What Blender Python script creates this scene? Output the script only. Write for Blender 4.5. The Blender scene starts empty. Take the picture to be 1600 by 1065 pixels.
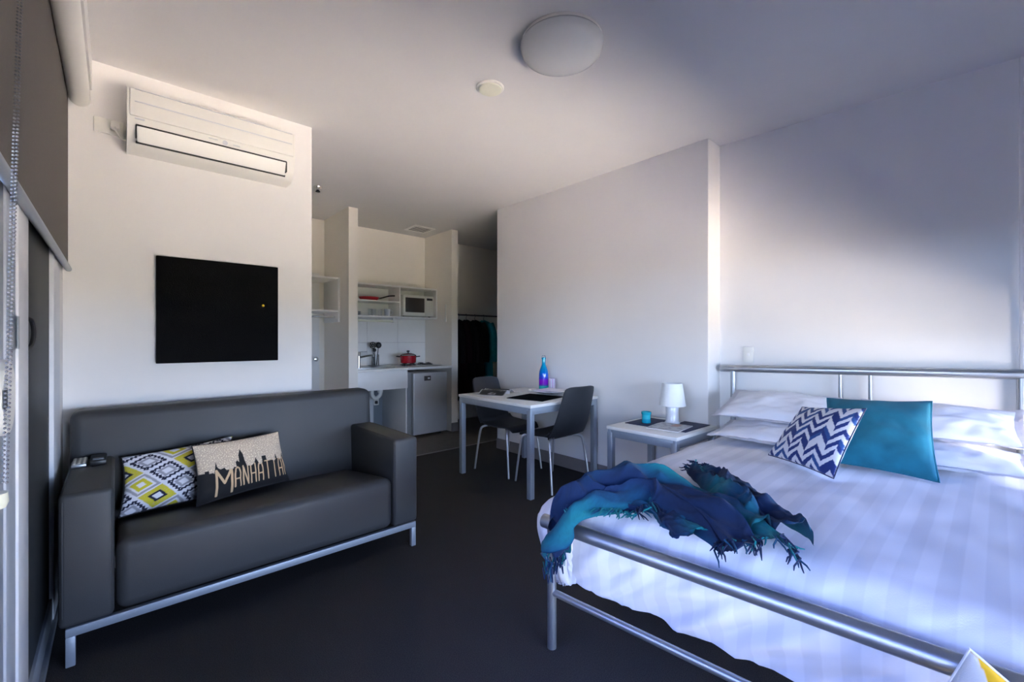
import bpy, bmesh, math, random
from mathutils import Vector, Matrix, noise
random.seed(7)
R = math.radians
SC = bpy.context.scene
COL = SC.collection

# ------------------------------------------------------------------ camera, world, sun, exposure
cam_d = bpy.data.cameras.new('camera')
cam_d.sensor_width = 36.0
cam_d.lens = 686.0 / 1600.0 * 36.0
cam_d.shift_y = -0.0016
cam_d.clip_start = 0.02
cam = bpy.data.objects.new('camera', cam_d)
cam.location = (0, 0, 1.24)
cam.rotation_euler = (R(90), 0, R(-42.1))
COL.objects.link(cam)
SC.camera = cam

w = bpy.data.worlds.new('sky')
SC.world = w
w.use_nodes = True
nt = w.node_tree
bg = nt.nodes['Background']
tc = nt.nodes.new('ShaderNodeTexCoord')
sp = nt.nodes.new('ShaderNodeSeparateXYZ')
rp = nt.nodes.new('ShaderNodeValToRGB')
nt.links.new(tc.outputs['Generated'], sp.inputs[0])
nt.links.new(sp.outputs['Z'], rp.inputs[0])
rp.color_ramp.elements[0].position = 0.0
rp.color_ramp.elements[0].color = (0.97, 1.20, 1.75, 1)
rp.color_ramp.elements[1].position = 0.75
rp.color_ramp.elements[1].color = (0.07, 0.115, 0.44, 1)
e_ = rp.color_ramp.elements.new(0.26)
e_.color = (0.15, 0.21, 0.54, 1)
e_ = rp.color_ramp.elements.new(0.12)
e_.color = (0.78, 0.98, 1.45, 1)
nt.links.new(rp.outputs[0], bg.inputs[0])
bg.inputs[1].default_value = 3.7

sun_d = bpy.data.lights.new('sun', 'SUN')
sun_d.energy = 97.0
sun_d.color = (1.0, 0.87, 0.79)
sun_d.angle = R(0.6)
sun = bpy.data.objects.new('sun', sun_d)
sun.rotation_euler = Vector((-1.6, -0.56, -1.0)).to_track_quat('-Z', 'Y').to_euler()
sun.location = (4, 4, 8)
COL.objects.link(sun)

def portal(name, loc, rot, sx, sy):
    d = bpy.data.lights.new(name, 'AREA')
    d.shape = 'RECTANGLE'
    d.size, d.size_y = sx, sy
    d.cycles.is_portal = True
    o = bpy.data.objects.new(name, d)
    o.location, o.rotation_euler = loc, rot
    COL.objects.link(o)
portal('window_portal', (-0.26, 1.35, 0.80), (R(90), 0, R(-90)), 3.7, 1.6)
portal('window_portal', (1.75, -0.56, 0.65), (R(90), 0, 0), 3.2, 1.25)

vs = SC.view_settings
vs.view_transform = 'Standard'
vs.look = 'None'
vs.gamma = 1.0
vs.use_curve_mapping = False
vs.exposure = 2.02
SC.cycles.max_bounces = 10
SC.cycles.diffuse_bounces = 8
SC.cycles.transparent_max_bounces = 12
SC.cycles.caustics_reflective = False
SC.cycles.caustics_refractive = False
SC.cycles.sample_clamp_indirect = 8.0

# ------------------------------------------------------------------ materials
def mat(name, col, rough=0.6, metal=0.0, var=0.0, scale=20.0, bump=0.0, bscale=200.0, spec=0.5, sheen=0.0, stretch=None, coat=0.0):
    m = bpy.data.materials.new(name)
    m.use_nodes = True
    n, l = m.node_tree.nodes, m.node_tree.links
    b = n['Principled BSDF']
    b.inputs['Base Color'].default_value = (*col, 1)
    b.inputs['Roughness'].default_value = rough
    b.inputs['Metallic'].default_value = metal
    b.inputs['Specular IOR Level'].default_value = spec
    b.inputs['Sheen Weight'].default_value = sheen
    b.inputs['Sheen Roughness'].default_value = 0.6
    b.inputs['Coat Weight'].default_value = coat
    t = n.new('ShaderNodeTexCoord')
    mp = n.new('ShaderNodeMapping')
    l.new(t.outputs['Object'], mp.inputs[0])
    if stretch: mp.inputs['Scale'].default_value = stretch
    if var > 0:
        x = n.new('ShaderNodeTexNoise')
        x.inputs['Scale'].default_value = scale
        x.inputs['Detail'].default_value = 4
        l.new(mp.outputs[0], x.inputs[0])
        r = n.new('ShaderNodeValToRGB')
        r.color_ramp.elements[0].position = 0.3
        r.color_ramp.elements[1].position = 0.7
        r.color_ramp.elements[0].color = (*[c * (1 - var) for c in col], 1)
        r.color_ramp.elements[1].color = (*[min(1, c * (1 + var)) for c in col], 1)
        l.new(x.outputs['Fac'], r.inputs[0])
        l.new(r.outputs[0], b.inputs['Base Color'])
    if bump > 0:
        x = n.new('ShaderNodeTexNoise')
        x.inputs['Scale'].default_value = bscale
        x.inputs['Detail'].default_value = 3
        l.new(mp.outputs[0], x.inputs[0])
        bp = n.new('ShaderNodeBump')
        bp.inputs['Strength'].default_value = bump
        bp.inputs['Distance'].default_value = 0.003
        l.new(x.outputs['Fac'], bp.inputs['Height'])
        l.new(bp.outputs[0], b.inputs['Normal'])
    return m

def attr_mat(name, rough=0.8, metal=0.0, sheen=0.0, bump=0.2, bscale=400, coat=0.0):
    m = mat(name, (0.5, 0.5, 0.5), rough, metal, 0, 1, bump, bscale, 0.3, sheen, coat=coat)
    n, l = m.node_tree.nodes, m.node_tree.links
    a = n.new('ShaderNodeAttribute')
    a.attribute_name = 'Col'
    l.new(a.outputs['Color'], n['Principled BSDF'].inputs['Base Color'])
    return m

def glass_mat(name, tint=(1, 1, 1), refl=1.0):
    m = bpy.data.materials.new(name)
    m.use_nodes = True
    n, l = m.node_tree.nodes, m.node_tree.links
    n.remove(n['Principled BSDF'])
    tr = n.new('ShaderNodeBsdfTransparent'); tr.inputs[0].default_value = (*tint, 1)
    gl = n.new('ShaderNodeBsdfGlossy'); gl.inputs['Roughness'].default_value = 0.02
    fr = n.new('ShaderNodeFresnel'); fr.inputs[0].default_value = 1.0 + 0.45 * refl
    mx = n.new('ShaderNodeMixShader')
    l.new(fr.outputs[0], mx.inputs[0]); l.new(tr.outputs[0], mx.inputs[1]); l.new(gl.outputs[0], mx.inputs[2])
    l.new(mx.outputs[0], n['Material Output'].inputs[0])
    return m

M = {}
M['wall'] = mat('painted_plaster', (0.78, 0.765, 0.75), 0.75, var=0.012, scale=3, bump=0.08, bscale=140)
M['cream_wall'] = mat('cream_plaster', (0.88, 0.84, 0.76), 0.75, var=0.012, scale=3, bump=0.08, bscale=140)
M['ceiling'] = mat('ceiling_paint', (0.72, 0.71, 0.70), 0.85, var=0.012, scale=3, bump=0.06, bscale=140)
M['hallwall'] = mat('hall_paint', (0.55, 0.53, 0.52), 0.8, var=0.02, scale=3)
M['carpet'] = mat('charcoal_carpet', (0.052, 0.048, 0.046), 0.95, var=0.35, scale=260, bump=0.6, bscale=500, spec=0.1)
M['vinyl'] = mat('brown_vinyl', (0.085, 0.070, 0.058), 0.5, var=0.15, scale=12)
M['skirting'] = mat('grey_skirting', (0.22, 0.20, 0.19), 0.55, var=0.03)
M['garden'] = mat('dark_garden', (0.05, 0.06, 0.045), 0.95, var=0.3, scale=2)
M['terrace'] = mat('terrace_paving', (0.62, 0.58, 0.52), 0.9, var=0.06, scale=6)
M['whitegloss'] = mat('white_laminate', (0.83, 0.82, 0.80), 0.35, var=0.01)
M['plastic'] = mat('white_plastic', (0.80, 0.79, 0.74), 0.4, var=0.01)
M['cream'] = mat('cream_plastic', (0.80, 0.80, 0.66), 0.45, var=0.01)
M['opal'] = mat('opal_glass', (0.66, 0.68, 0.67), 0.25, var=0.01, coat=0.3)
M['alu'] = mat('powder_coated_frame', (0.62, 0.64, 0.68), 0.4, var=0.01)
M['alu_grey'] = mat('grey_frame', (0.40, 0.44, 0.50), 0.45, var=0.01)
M['dark'] = mat('dark_security_panel', (0.020, 0.023, 0.026), 0.55, var=0.1, scale=3)
M['black'] = mat('black_plastic', (0.012, 0.012, 0.013), 0.4, var=0.05)
M['felt'] = mat('black_felt', (0.006, 0.006, 0.0065), 0.95, var=0.2, scale=300, bump=0.3, spec=0.05)
M['blind'] = mat('taupe_blind_fabric', (0.16, 0.145, 0.13), 0.9, var=0.03, scale=90, bump=0.3, bscale=600, spec=0.15)
M['silver'] = mat('silver_powder_coat', (0.42, 0.44, 0.46), 0.34, metal=0.85, var=0.02, scale=60)
M['steelblue'] = mat('grey_metal_leg', (0.34, 0.38, 0.43), 0.42, metal=0.35, var=0.02, scale=60)
M['chrome'] = mat('chrome', (0.72, 0.73, 0.74), 0.12, metal=1.0, var=0.01)
M['chain'] = mat('dull_bead_metal', (0.16, 0.16, 0.17), 0.45, metal=0.6, var=0.02)
M['satin'] = mat('satin_metal', (0.55, 0.56, 0.58), 0.35, metal=0.75, var=0.02)
M['steel'] = mat('brushed_steel', (0.55, 0.55, 0.55), 0.3, metal=1.0, var=0.04, scale=80, stretch=(1, 12, 1))
M['leather'] = mat('grey_vinyl_leather', (0.047, 0.047, 0.048), 0.5, var=0.03, scale=5, bump=0.12, bscale=260, spec=0.33)
M['chair'] = mat('charcoal_moulded_ply', (0.022, 0.023, 0.026), 0.5, var=0.06, scale=30)
M['tabletop'] = mat('white_table_laminate', (0.76, 0.74, 0.70), 0.35, var=0.015)
M['linen'] = mat('white_cotton', (0.76, 0.755, 0.80), 0.85, var=0.01, scale=8, bump=0.15, bscale=300, sheen=0.2, spec=0.2)
M['red'] = mat('red_enamel', (0.42, 0.012, 0.022), 0.2, var=0.03, coat=0.5)
M['mattress'] = mat('mattress_ticking', (0.55, 0.55, 0.6), 0.9, var=0.02)
M['navy'] = mat('navy_placemat', (0.010, 0.018, 0.06), 0.7, var=0.1, scale=200)
M['glass'] = glass_mat('window_glass', (0.97, 0.99, 0.98))
M['clear'] = glass_mat('clear_glass', (0.97, 0.98, 0.98), 0.5)
def frosted():
    m = bpy.data.materials.new('thin_tumbler_glass'); m.use_nodes = True
    n, l = m.node_tree.nodes, m.node_tree.links
    n.remove(n['Principled BSDF'])
    tr = n.new('ShaderNodeBsdfTransparent'); tr.inputs[0].default_value = (.98, .99, .99, 1)
    df = n.new('ShaderNodeBsdfDiffuse'); df.inputs[0].default_value = (.8, .82, .84, 1)
    mx = n.new('ShaderNodeMixShader'); mx.inputs[0].default_value = 0.16
    l.new(tr.outputs[0], mx.inputs[1]); l.new(df.outputs[0], mx.inputs[2]); l.new(mx.outputs[0], n['Material Output'].inputs[0])
    return m
M['tumbler'] = frosted()
M['teal'] = mat('teal_velvet', (0.003, 0.135, 0.20), 0.75, var=0.22, scale=9, bump=0.12, bscale=120, sheen=0.12, spec=0.2)
M['paper'] = mat('printed_paper', (0.70, 0.69, 0.70), 0.5, var=0.03)
M['grey'] = mat('grey_pipe', (0.62, 0.64, 0.67), 0.4, var=0.02)
M['darkcloth'] = mat('black_wool', (0.008, 0.007, 0.008), 0.95, var=0.2, scale=60, spec=0.05)
M['winecloth'] = mat('dark_wine_cloth', (0.014, 0.006, 0.008), 0.95, var=0.2, scale=60, spec=0.05)
M['tealcloth'] = mat('teal_cloth', (0.006, 0.17, 0.19), 0.9, var=0.2, scale=40, spec=0.1)
M['tile'] = mat('white_wall_tile', (0.84, 0.83, 0.80), 0.22, var=0.01)
M['yellow'] = mat('yellow_pin', (0.9, 0.6, 0.03), 0.4)
M['bulb'] = mat('dark_grille', (0.05, 0.05, 0.048), 0.6)
M['shade'] = mat('white_lamp_shade', (0.80, 0.81, 0.80), 0.8, var=0.01)
M['ceramic'] = mat('pale_glazed_ceramic', (0.70, 0.72, 0.75), 0.15, var=0.01, coat=0.5)

# striped sateen duvet: tone-on-tone stripes along the bed's length
def sateen():
    m = mat('striped_sateen', (0.76, 0.755, 0.82), 0.7, 0, 0, 1, 0.12, 260, 0.2, 0.0)
    n, l = m.node_tree.nodes, m.node_tree.links
    t = n.new('ShaderNodeTexCoord')
    s = n.new('ShaderNodeSeparateXYZ'); l.new(t.outputs['Object'], s.inputs[0])
    mu = n.new('ShaderNodeMath'); mu.operation = 'MULTIPLY'; mu.inputs[1].default_value = 2 * math.pi / 0.088
    l.new(s.outputs['Y'], mu.inputs[0])
    si = n.new('ShaderNodeMath'); si.operation = 'SINE'; l.new(mu.outputs[0], si.inputs[0])
    r = n.new('ShaderNodeValToRGB')
    r.color_ramp.elements[0].position = 0.42; r.color_ramp.elements[1].position = 0.58
    r.color_ramp.elements[0].color = (0.72, 0.735, 0.78, 1); r.color_ramp.elements[1].color = (0.78, 0.795, 0.84, 1)
    ma = n.new('ShaderNodeMath'); ma.operation = 'MULTIPLY_ADD'; ma.inputs[1].default_value = 0.5; ma.inputs[2].default_value = 0.5
    l.new(si.outputs[0], ma.inputs[0]); l.new(ma.outputs[0], r.inputs[0])
    l.new(r.outputs[0], n['Principled BSDF'].inputs['Base Color'])
    return m
M['sateen'] = sateen()
M['print'] = attr_mat('printed_cotton', 0.85, sheen=0.1)
M['throw'] = attr_mat('woven_throw', 0.95, sheen=0.04, bump=0.4, bscale=500)
M['bottle'] = attr_mat('painted_bottle', 0.12, bump=0.0, coat=0.6)

# ------------------------------------------------------------------ helpers
def root_of(o):
    while o.parent: o = o.parent
    return o

def obj(name, bm, m, parent=None, loc=None, smooth=True, angle=40):
    off = Vector(loc) if loc is not None else (root_of(parent).location.copy() if parent else Vector((0, 0, 0)))
    for v in bm.verts: v.co -= off
    bmesh.ops.recalc_face_normals(bm, faces=bm.faces)
    me = bpy.data.meshes.new(name)
    bm.to_mesh(me); bm.free()
    if isinstance(m, (list, tuple)):
        for k in m: me.materials.append(k)
    else:
        me.materials.append(m)
    if smooth:
        me.polygons.foreach_set('use_smooth', [True] * len(me.polygons))
        me.set_sharp_from_angle(angle=R(angle))
    o = bpy.data.objects.new(name, me)
    COL.objects.link(o)
    if parent: o.parent = parent
    else: o.location = off
    return o

def thing(name, label, cat, loc=(0, 0, 0), group=None):
    o = bpy.data.objects.new(name, None)
    o.empty_display_size = 0.05
    COL.objects.link(o)
    o.location = loc
    tag(o, label, cat, group)
    return o

def tag(o, label, cat, group=None):
    o['label'] = label; o['category'] = cat
    if group: o['group'] = group
    return o

def struct(name, bm, m, label=None, smooth=False, cat='structure'):
    o = obj(name, bm, m, smooth=smooth)
    o['kind'] = 'structure'
    o['category'] = cat
    if label: o['label'] = label
    return o

def NB(): return bmesh.new()

def box(bm, x0, x1, y0, y1, z0, z1, r=0.0, seg=2):
    g = bmesh.ops.create_cube(bm, size=1.0)
    vs_ = g['verts']
    for v in vs_:
        v.co = Vector((x0 + (v.co.x + .5) * (x1 - x0), y0 + (v.co.y + .5) * (y1 - y0), z0 + (v.co.z + .5) * (z1 - z0)))
    if r > 0:
        es = list({e for v in vs_ for e in v.link_edges})
        bmesh.ops.bevel(bm, geom=es, offset=r, segments=seg, profile=0.5, affect='EDGES', clamp_overlap=True)
    return bm

def B(*a, **k): return box(NB(), *a, **k)

def ring(bm, c, ax, ay, r, n): return [bm.verts.new(c + ax * (r * math.cos(2 * math.pi * i / n)) + ay * (r * math.sin(2 * math.pi * i / n))) for i in range(n)]

def tube(bm, pts, rad, n=10, cap=True):
    pts = [Vector(p) for p in pts]
    rads = rad if isinstance(rad, (list, tuple)) else [rad] * len(pts)
    prev = None; up = None
    for i, p in enumerate(pts):
        d = (pts[min(i + 1, len(pts) - 1)] - pts[max(i - 1, 0)]).normalized()
        if up is None:
            up = Vector((0, 0, 1)) if abs(d.z) < .9 else Vector((1, 0, 0))
        ax = d.cross(up)
        if ax.length < 1e-5: ax = d.cross(Vector((0, 1, 0)))
        ax.normalize(); ay = ax.cross(d).normalized(); up = ay
        rg = ring(bm, p, ax, ay, rads[i], n)
        if prev:
            for k in range(n): bm.faces.new((prev[k], prev[(k + 1) % n], rg[(k + 1) % n], rg[k]))
        elif cap: bm.faces.new(list(reversed(rg)))
        prev = rg
    if cap: bm.faces.new(prev)
    return bm

def smoothpath(pts, k=6):
    P = [Vector(p) for p in pts]; out = []
    for i in range(len(P) - 1):
        a, b, c, d = P[max(i - 1, 0)], P[i], P[i + 1], P[min(i + 2, len(P) - 1)]
        for j in range(k):
            t = j / k
            out.append(0.5 * ((2 * b) + (c - a) * t + (2 * a - 5 * b + 4 * c - d) * t * t + (3 * b - a - 3 * c + d) * t ** 3))
    out.append(P[-1]); return out

def lathe(bm, prof, c, n=24, squash=(1, 1)):
    c = Vector(c); prev = None
    for r, z in prof:
        rg = [bm.verts.new(c + Vector((max(r, 1e-4) * math.cos(2 * math.pi * i / n) * squash[0], max(r, 1e-4) * math.sin(2 * math.pi * i / n) * squash[1], z))) for i in range(n)]
        if prev:
            for k in range(n): bm.faces.new((prev[k], prev[(k + 1) % n], rg[(k + 1) % n], rg[k]))
        else: bm.faces.new(list(reversed(rg)))
        prev = rg
    bm.faces.new(prev)
    return bm

def grid(bm, f, nu, nv, colf=None, lay=None):
    V = []
    for i in range(nu + 1):
        row = []
        for j in range(nv + 1):
            u, v = i / nu, j / nv
            vv = bm.verts.new(f(u, v))
            if colf and lay: vv[lay] = (*colf(u, v), 1)
            row.append(vv)
        V.append(row)
    for i in range(nu):
        for j in range(nv):
            bm.faces.new((V[i][j], V[i + 1][j], V[i + 1][j + 1], V[i][j + 1]))
    return V

def slab(bm, f, nu, nv, t):
    """a bent sheet with thickness t (offset along the surface normal)"""
    e = 1e-3
    def nrm(u, v):
        a = f(min(u + e, 1), v) - f(max(u - e, 0), v); b = f(u, min(v + e, 1)) - f(u, max(v - e, 0))
        return a.cross(b).normalized()
    A = grid(bm, lambda u, v: f(u, v) + nrm(u, v) * t / 2, nu, nv)
    Bq = grid(bm, lambda u, v: f(u, v) - nrm(u, v) * t / 2, nu, nv)
    rim = [(i, 0) for i in range(nu)] + [(nu, j) for j in range(nv)] + [(i, nv) for i in range(nu, 0, -1)] + [(0, j) for j in range(nv, 0, -1)]
    for k in range(len(rim)):
        a, b = rim[k], rim[(k + 1) % len(rim)]
        bm.faces.new((A[a[0]][a[1]], A[b[0]][b[1]], Bq[b[0]][b[1]], Bq[a[0]][a[1]]))
    return bm

def nz(x, y, z=0.0): return noise.noise(Vector((x, y, z)))

def cushion(corners, T, nu=40, nv=40, colf=None, pinch=0.05, wr=0.004, seed=0.0, back=None, power=0.42):
    """pillow shape between corners BL, BR, TR, TL; front faces (BR-BL)x(TL-BL)"""
    BL, BR, TR, TL = [Vector(c) for c in corners]
    N = (BR - BL).cross(TL - BL).normalized()
    bm = NB()
    lay = bm.verts.layers.float_color.new('Col') if colf else None
    def base(u, v):
        u2 = .5 + (u - .5) * (1 - pinch * 4 * v * (1 - v) * abs(2 * u - 1) ** 2)
        v2 = .5 + (v - .5) * (1 - pinch * 4 * u * (1 - u) * abs(2 * v - 1) ** 2)
        return BL * (1 - u2) * (1 - v2) + BR * u2 * (1 - v2) + TR * u2 * v2 + TL * (1 - u2) * v2
    def h(u, v):
        s = max(0, math.sin(math.pi * u) * math.sin(math.pi * v))
        return T * s ** power + wr * s ** .3 * (nz(u * 5 + seed, v * 5) + .6 * nz(u * 11, v * 11 + seed)) * (1 if s > 0 else 0)
    A = grid(bm, lambda u, v: base(u, v) + N * h(u, v), nu, nv, colf, lay)
    Bk = grid(bm, lambda u, v: base(u, v) - N * h(u, v) * .8, nu, nv, (lambda u, v: back) if back else colf, lay)
    bmesh.ops.remove_doubles(bm, verts=bm.verts, dist=1e-5)
    edge = [base(i / 24, 0) for i in range(24)] + [base(1, i / 24) for i in range(24)] + [base(1 - i / 24, 1) for i in range(24)] + [base(0, 1 - i / 24) for i in range(24)]
    return bm, edge

def piping(edge, r, n=6):
    bm = NB()
    tube(bm, edge + [edge[0]], r, n)
    return bm

# ------------------------------------------------------------------ room shell
CE = 2.72
struct('floor', B(-0.25, 6.0, -0.55, 4.15, -0.1, 0.0), M['carpet'], 'charcoal carpet across the room')
struct('floor_kitchen', B(-0.25, 6.0, 4.15, 5.9, -0.1, 0.0), M['vinyl'], 'brown vinyl floor in front of the kitchenette')
struct('ceiling', B(-0.35, 6.0, -0.65, 5.9, CE, CE + 0.2), M['ceiling'], 'flat white painted ceiling')
struct('wall_tv', B(-0.30, 1.02, 3.22, 3.36, 0, CE), M['wall'], 'white wall behind the sofa with air conditioner')
struct('wall_bathroom', B(0.92, 1.02, 3.36, 5.62, 0, CE), M['wall'])
struct('wall_kitchen', B(-0.30, 6.0, 5.62, 5.75, 0, CE), M['cream_wall'], 'white wall at the back of the kitchenette')
struct('wall_partition_left', B(1.93, 2.035, 4.85, 5.62, 0, CE), M['cream_wall'], 'partition left of the kitchenette')
struct('wall_partition_right', B(3.36, 3.46, 4.93, 5.62, 0, CE), M['cream_wall'], 'partition right of the kitchenette')
struct('wall_dining', B(3.24, 3.60, 1.43, 3.84, 0, CE, r=0.004), M['wall'], 'white wall beside the dining table')
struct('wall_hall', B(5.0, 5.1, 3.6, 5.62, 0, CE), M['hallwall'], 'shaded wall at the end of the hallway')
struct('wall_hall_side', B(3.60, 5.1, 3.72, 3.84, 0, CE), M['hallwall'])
bm = NB()
q = [(3.44, 1.45), (3.555, -0.60), (3.80, -0.60), (3.80, 1.45)]
lo = [bm.verts.new((x, y, 0)) for x, y in q]; hi = [bm.verts.new((x, y, CE)) for x, y in q]
bm.faces.new(lo); bm.faces.new(hi)
for i in range(4): bm.faces.new((lo[i], lo[(i + 1) % 4], hi[(i + 1) % 4], hi[i]))
struct('wall_bed', bm, M['wall'], 'white wall behind the bed head')
struct('wall_return', B(3.50, 3.70, -0.60, -0.075, 0, CE, r=0.012), M['wall'], 'narrow wall return at the right edge')
# wall with the glazed door: strip above, and the rear wall with a wide window behind the viewer
struct('wall_left', B(-0.30, -0.20, -0.60, 3.22, 2.46, CE), M['wall'], 'strip of wall above the sliding door')
struct('wall_bulkhead', B(-0.20, -0.092, -0.50, 3.22, 2.56, CE), M['wall'], 'boxed bulkhead above the roller blind')
struct('wall_rear_left', B(-0.30, 0.15, -0.60, -0.50, 0, CE), M['wall'])
struct('wall_rear_right', B(3.35, 3.70, -0.60, -0.50, 0, CE), M['wall'])
struct('wall_rear_top', B(0.15, 3.35, -0.60, -0.50, 2.40, CE), M['wall'])
struct('terrace_ground', B(-2.6, 9, -3.9, 6.2, -0.4, -0.11), M['terrace'], 'sunlit paved terrace outside')
struct('sky_block_parapet', B(-2.6, -2.45, -1.9, 6.2, -0.11, 1.18), M['terrace'], 'added low parapet blocking horizon light outside the sliding door')  # added to keep bright low sky off the duvet's foot drop
struct('sun_bounce_strip', B(-11, -2.6, -3.9, -2.0, -0.4, -0.11), M['terrace'], 'added unseen paved strip bouncing sunlight towards the bed wall')  # added out of view as a sunlit reflector for the right wall
struct('garden_ground', B(-60, 60, -60, 60, -3.4, -3.2), M['garden'], 'dark garden ground below the terrace')
# skirting
struct('baseboard_dining', B(3.228, 3.24, 1.43, 3.84, 0, 0.115, r=0.003), M['skirting'], 'grey skirting under the dining wall')
struct('baseboard_partition', B(3.355, 3.462, 4.915, 4.93, 0, 0.115, r=0.003), M['skirting'])
struct('baseboard_left', B(1.925, 2.04, 4.835, 4.85, 0, 0.115, r=0.003), M['skirting'])
struct('baseboard_tv', B(-0.20, 1.02, 3.208, 3.22, 0, 0.115, r=0.003), M['skirting'])
struct('baseboard_bed', B(3.42, 3.44, 1.30, 1.43, 0, 0.115, r=0.003), M['skirting'])
struct('trim_1', B(1.02, 5.0, 4.135, 4.165, 0, 0.003), M['skirting'], 'thin metal strip between carpet and vinyl')

# closet door on the far wall
d1 = thing('door_1', 'white flush closet door beside the kitchenette', 'door', (1.0, 5.60, 0)); d1['kind'] = 'structure'
obj('door_panel', B(1.03, 1.86, 5.585, 5.615, 0.01, 2.05, r=0.003), M['whitegloss'], d1)
kb = NB(); lathe(kb, [(0.012, 0), (0.012, 0.03), (0.027, 0.045), (0.03, 0.06), (0.022, 0.078), (0.0, 0.082)], (0, 0, 0), 18)
bmesh.ops.rotate(kb, verts=kb.verts, cent=(0, 0, 0), matrix=Matrix.Rotation(R(90), 3, 'X'))
bmesh.ops.translate(kb, verts=kb.verts, vec=(1.80, 5.585, 1.0))
obj('knob', kb, M['chrome'], d1)

# sliding glazed door in the left wall
w1 = thing('window_1', 'pale framed sliding glass door at the left edge', 'window', (-0.22, 1.5, 0)); w1['kind'] = 'structure'
obj('head_track', B(-0.28, -0.190, -0.50, 3.22, 2.41, 2.46, r=0.003), M['alu'], w1)
obj('sill_track', B(-0.30, -0.188, -0.50, 3.22, 0.0, 0.035, r=0.004), M['steelblue'], w1)
obj('jamb', B(-0.28, -0.195, 2.72, 2.98, 0.035, 2.41, r=0.004), M['alu'], w1)
obj('jamb', B(-0.28, -0.20, 2.98, 3.22, 0.0, 2.41, r=0.004), M['wall'], w1)
obj('jamb', B(-0.28, -0.185, -0.50, -0.40, 0.035, 2.41, r=0.004), M['alu'], w1)
obj('stile', B(-0.215, -0.188, 1.728, 1.90, 0.035, 2.41, r=0.004), M['alu'], w1)
obj('stile', B(-0.222, -0.194, 1.60, 1.728, 0.035, 2.41, r=0.003), M['alu_grey'], w1)
obj('stile', B(-0.232, -0.199, 1.50, 1.60, 0.035, 2.41, r=0.003), M['steelblue'], w1)
obj('sash_rail', B(-0.225, -0.195, -0.40, 1.50, 0.035, 0.12, r=0.004), M['alu'], w1)
obj('glass_pane', B(-0.213, -0.207, -0.40, 1.50, 0.12, 2.41), M['glass'], w1)
obj('dark_panel', B(-0.240, -0.210, 1.90, 2.72, 0.10, 2.41, r=0.003), M['dark'], w1)
obj('panel_rail', B(-0.24, -0.200, 1.90, 2.72, 0.035, 0.13, r=0.004), M['steelblue'], w1)
h = NB()
box(h, -0.212, -0.197, 1.94, 1.985, 1.20, 1.315, r=0.005)
tube(h, smoothpath([(-0.200, 1.975, 1.21), (-0.190, 1.99, 1.225), (-0.186, 1.995, 1.26), (-0.190, 1.99, 1.295), (-0.200, 1.975, 1.305)]), 0.006, 8)
obj('handle', h, M['black'], w1)
obj('lock_slot', B(-0.1885, -0.1865, 1.70, 1.725, 1.215, 1.30, r=0.0005), M['steelblue'], w1)

# rear window (behind the viewer): light comes in below its lowered blind
w2 = thing('window_2', 'wide window behind the viewer with its blind half down', 'window', (1.75, -0.55, 0)); w2['kind'] = 'structure'
f = NB()
box(f, 0.15, 3.35, -0.58, -0.52, 0.0, 0.05); box(f, 0.15, 3.35, -0.58, -0.52, 2.35, 2.40)
box(f, 0.15, 0.20, -0.58, -0.52, 0.05, 2.35); box(f, 3.30, 3.35, -0.58, -0.52, 0.05, 2.35)
obj('frame', f, M['alu'], w2)
obj('glass_pane', B(0.20, 3.30, -0.553, -0.547, 0.05, 2.35), M['glass'], w2)

# ------------------------------------------------------------------ roller blinds
rb = thing('roller_blind', 'taupe roller blind half lowered over the sliding door', 'blind', (-0.15, 1.5, 2.5))
t = NB(); tube(t, [(-0.138, -0.46, 2.495), (-0.138, 3.205, 2.495)], 0.042, 28)
obj('cassette', t, M['plastic'], rb)
obj('fabric', B(-0.1815, -0.1795, -0.45, 3.19, 1.60, 2.56), M['blind'], rb)
t = NB(); tube(t, [(-0.178, -0.45, 1.60), (-0.178, 3.19, 1.60)], 0.013, 12)
obj('bottom_bar', t, M['steelblue'], rb)
ch = NB()
k = 0
for side in (0, 1):
    z = 2.42
    while z > 1.03:
        fr = (2.42 - z) / 1.4
        p = Vector((-0.122 + side * 0.003, 1.0 + 0.175 * (z - 1.17) + side * 0.007, z - side * .003))
        g = bmesh.ops.create_icosphere(ch, subdivisions=1, radius=0.0021)
        bmesh.ops.translate(ch, verts=g['verts'], vec=p)
        z -= 0.0064
c_ = obj('bead_chain', ch, M['chain'], rb); c_['kind'] = 'stuff'
t = NB(); lathe(t, [(0.0, 0), (0.014, 0.002), (0.017, 0.010), (0.016, 0.024), (0.0, 0.028)], (-0.134, 0.985, 0.990), 20)
obj('chain_holder', t, M['cream'], rb)

rb2 = thing('roller_blind', 'lowered roller blind on the window behind the viewer', 'blind', (1.75, -0.48, 2.4))
obj('fabric', B(0.16, 3.34, -0.486, -0.484, 1.27, 2.44), M['blind'], rb2)
t = NB(); tube(t, [(0.16, -0.46, 2.44), (3.34, -0.46, 2.44)], 0.035, 20)
obj('cassette', t, M['plastic'], rb2)
t = NB(); tube(t, [(0.16, -0.485, 1.27), (3.34, -0.485, 1.27)], 0.012, 12)
obj('bottom_bar', t, M['steelblue'], rb2)

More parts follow.
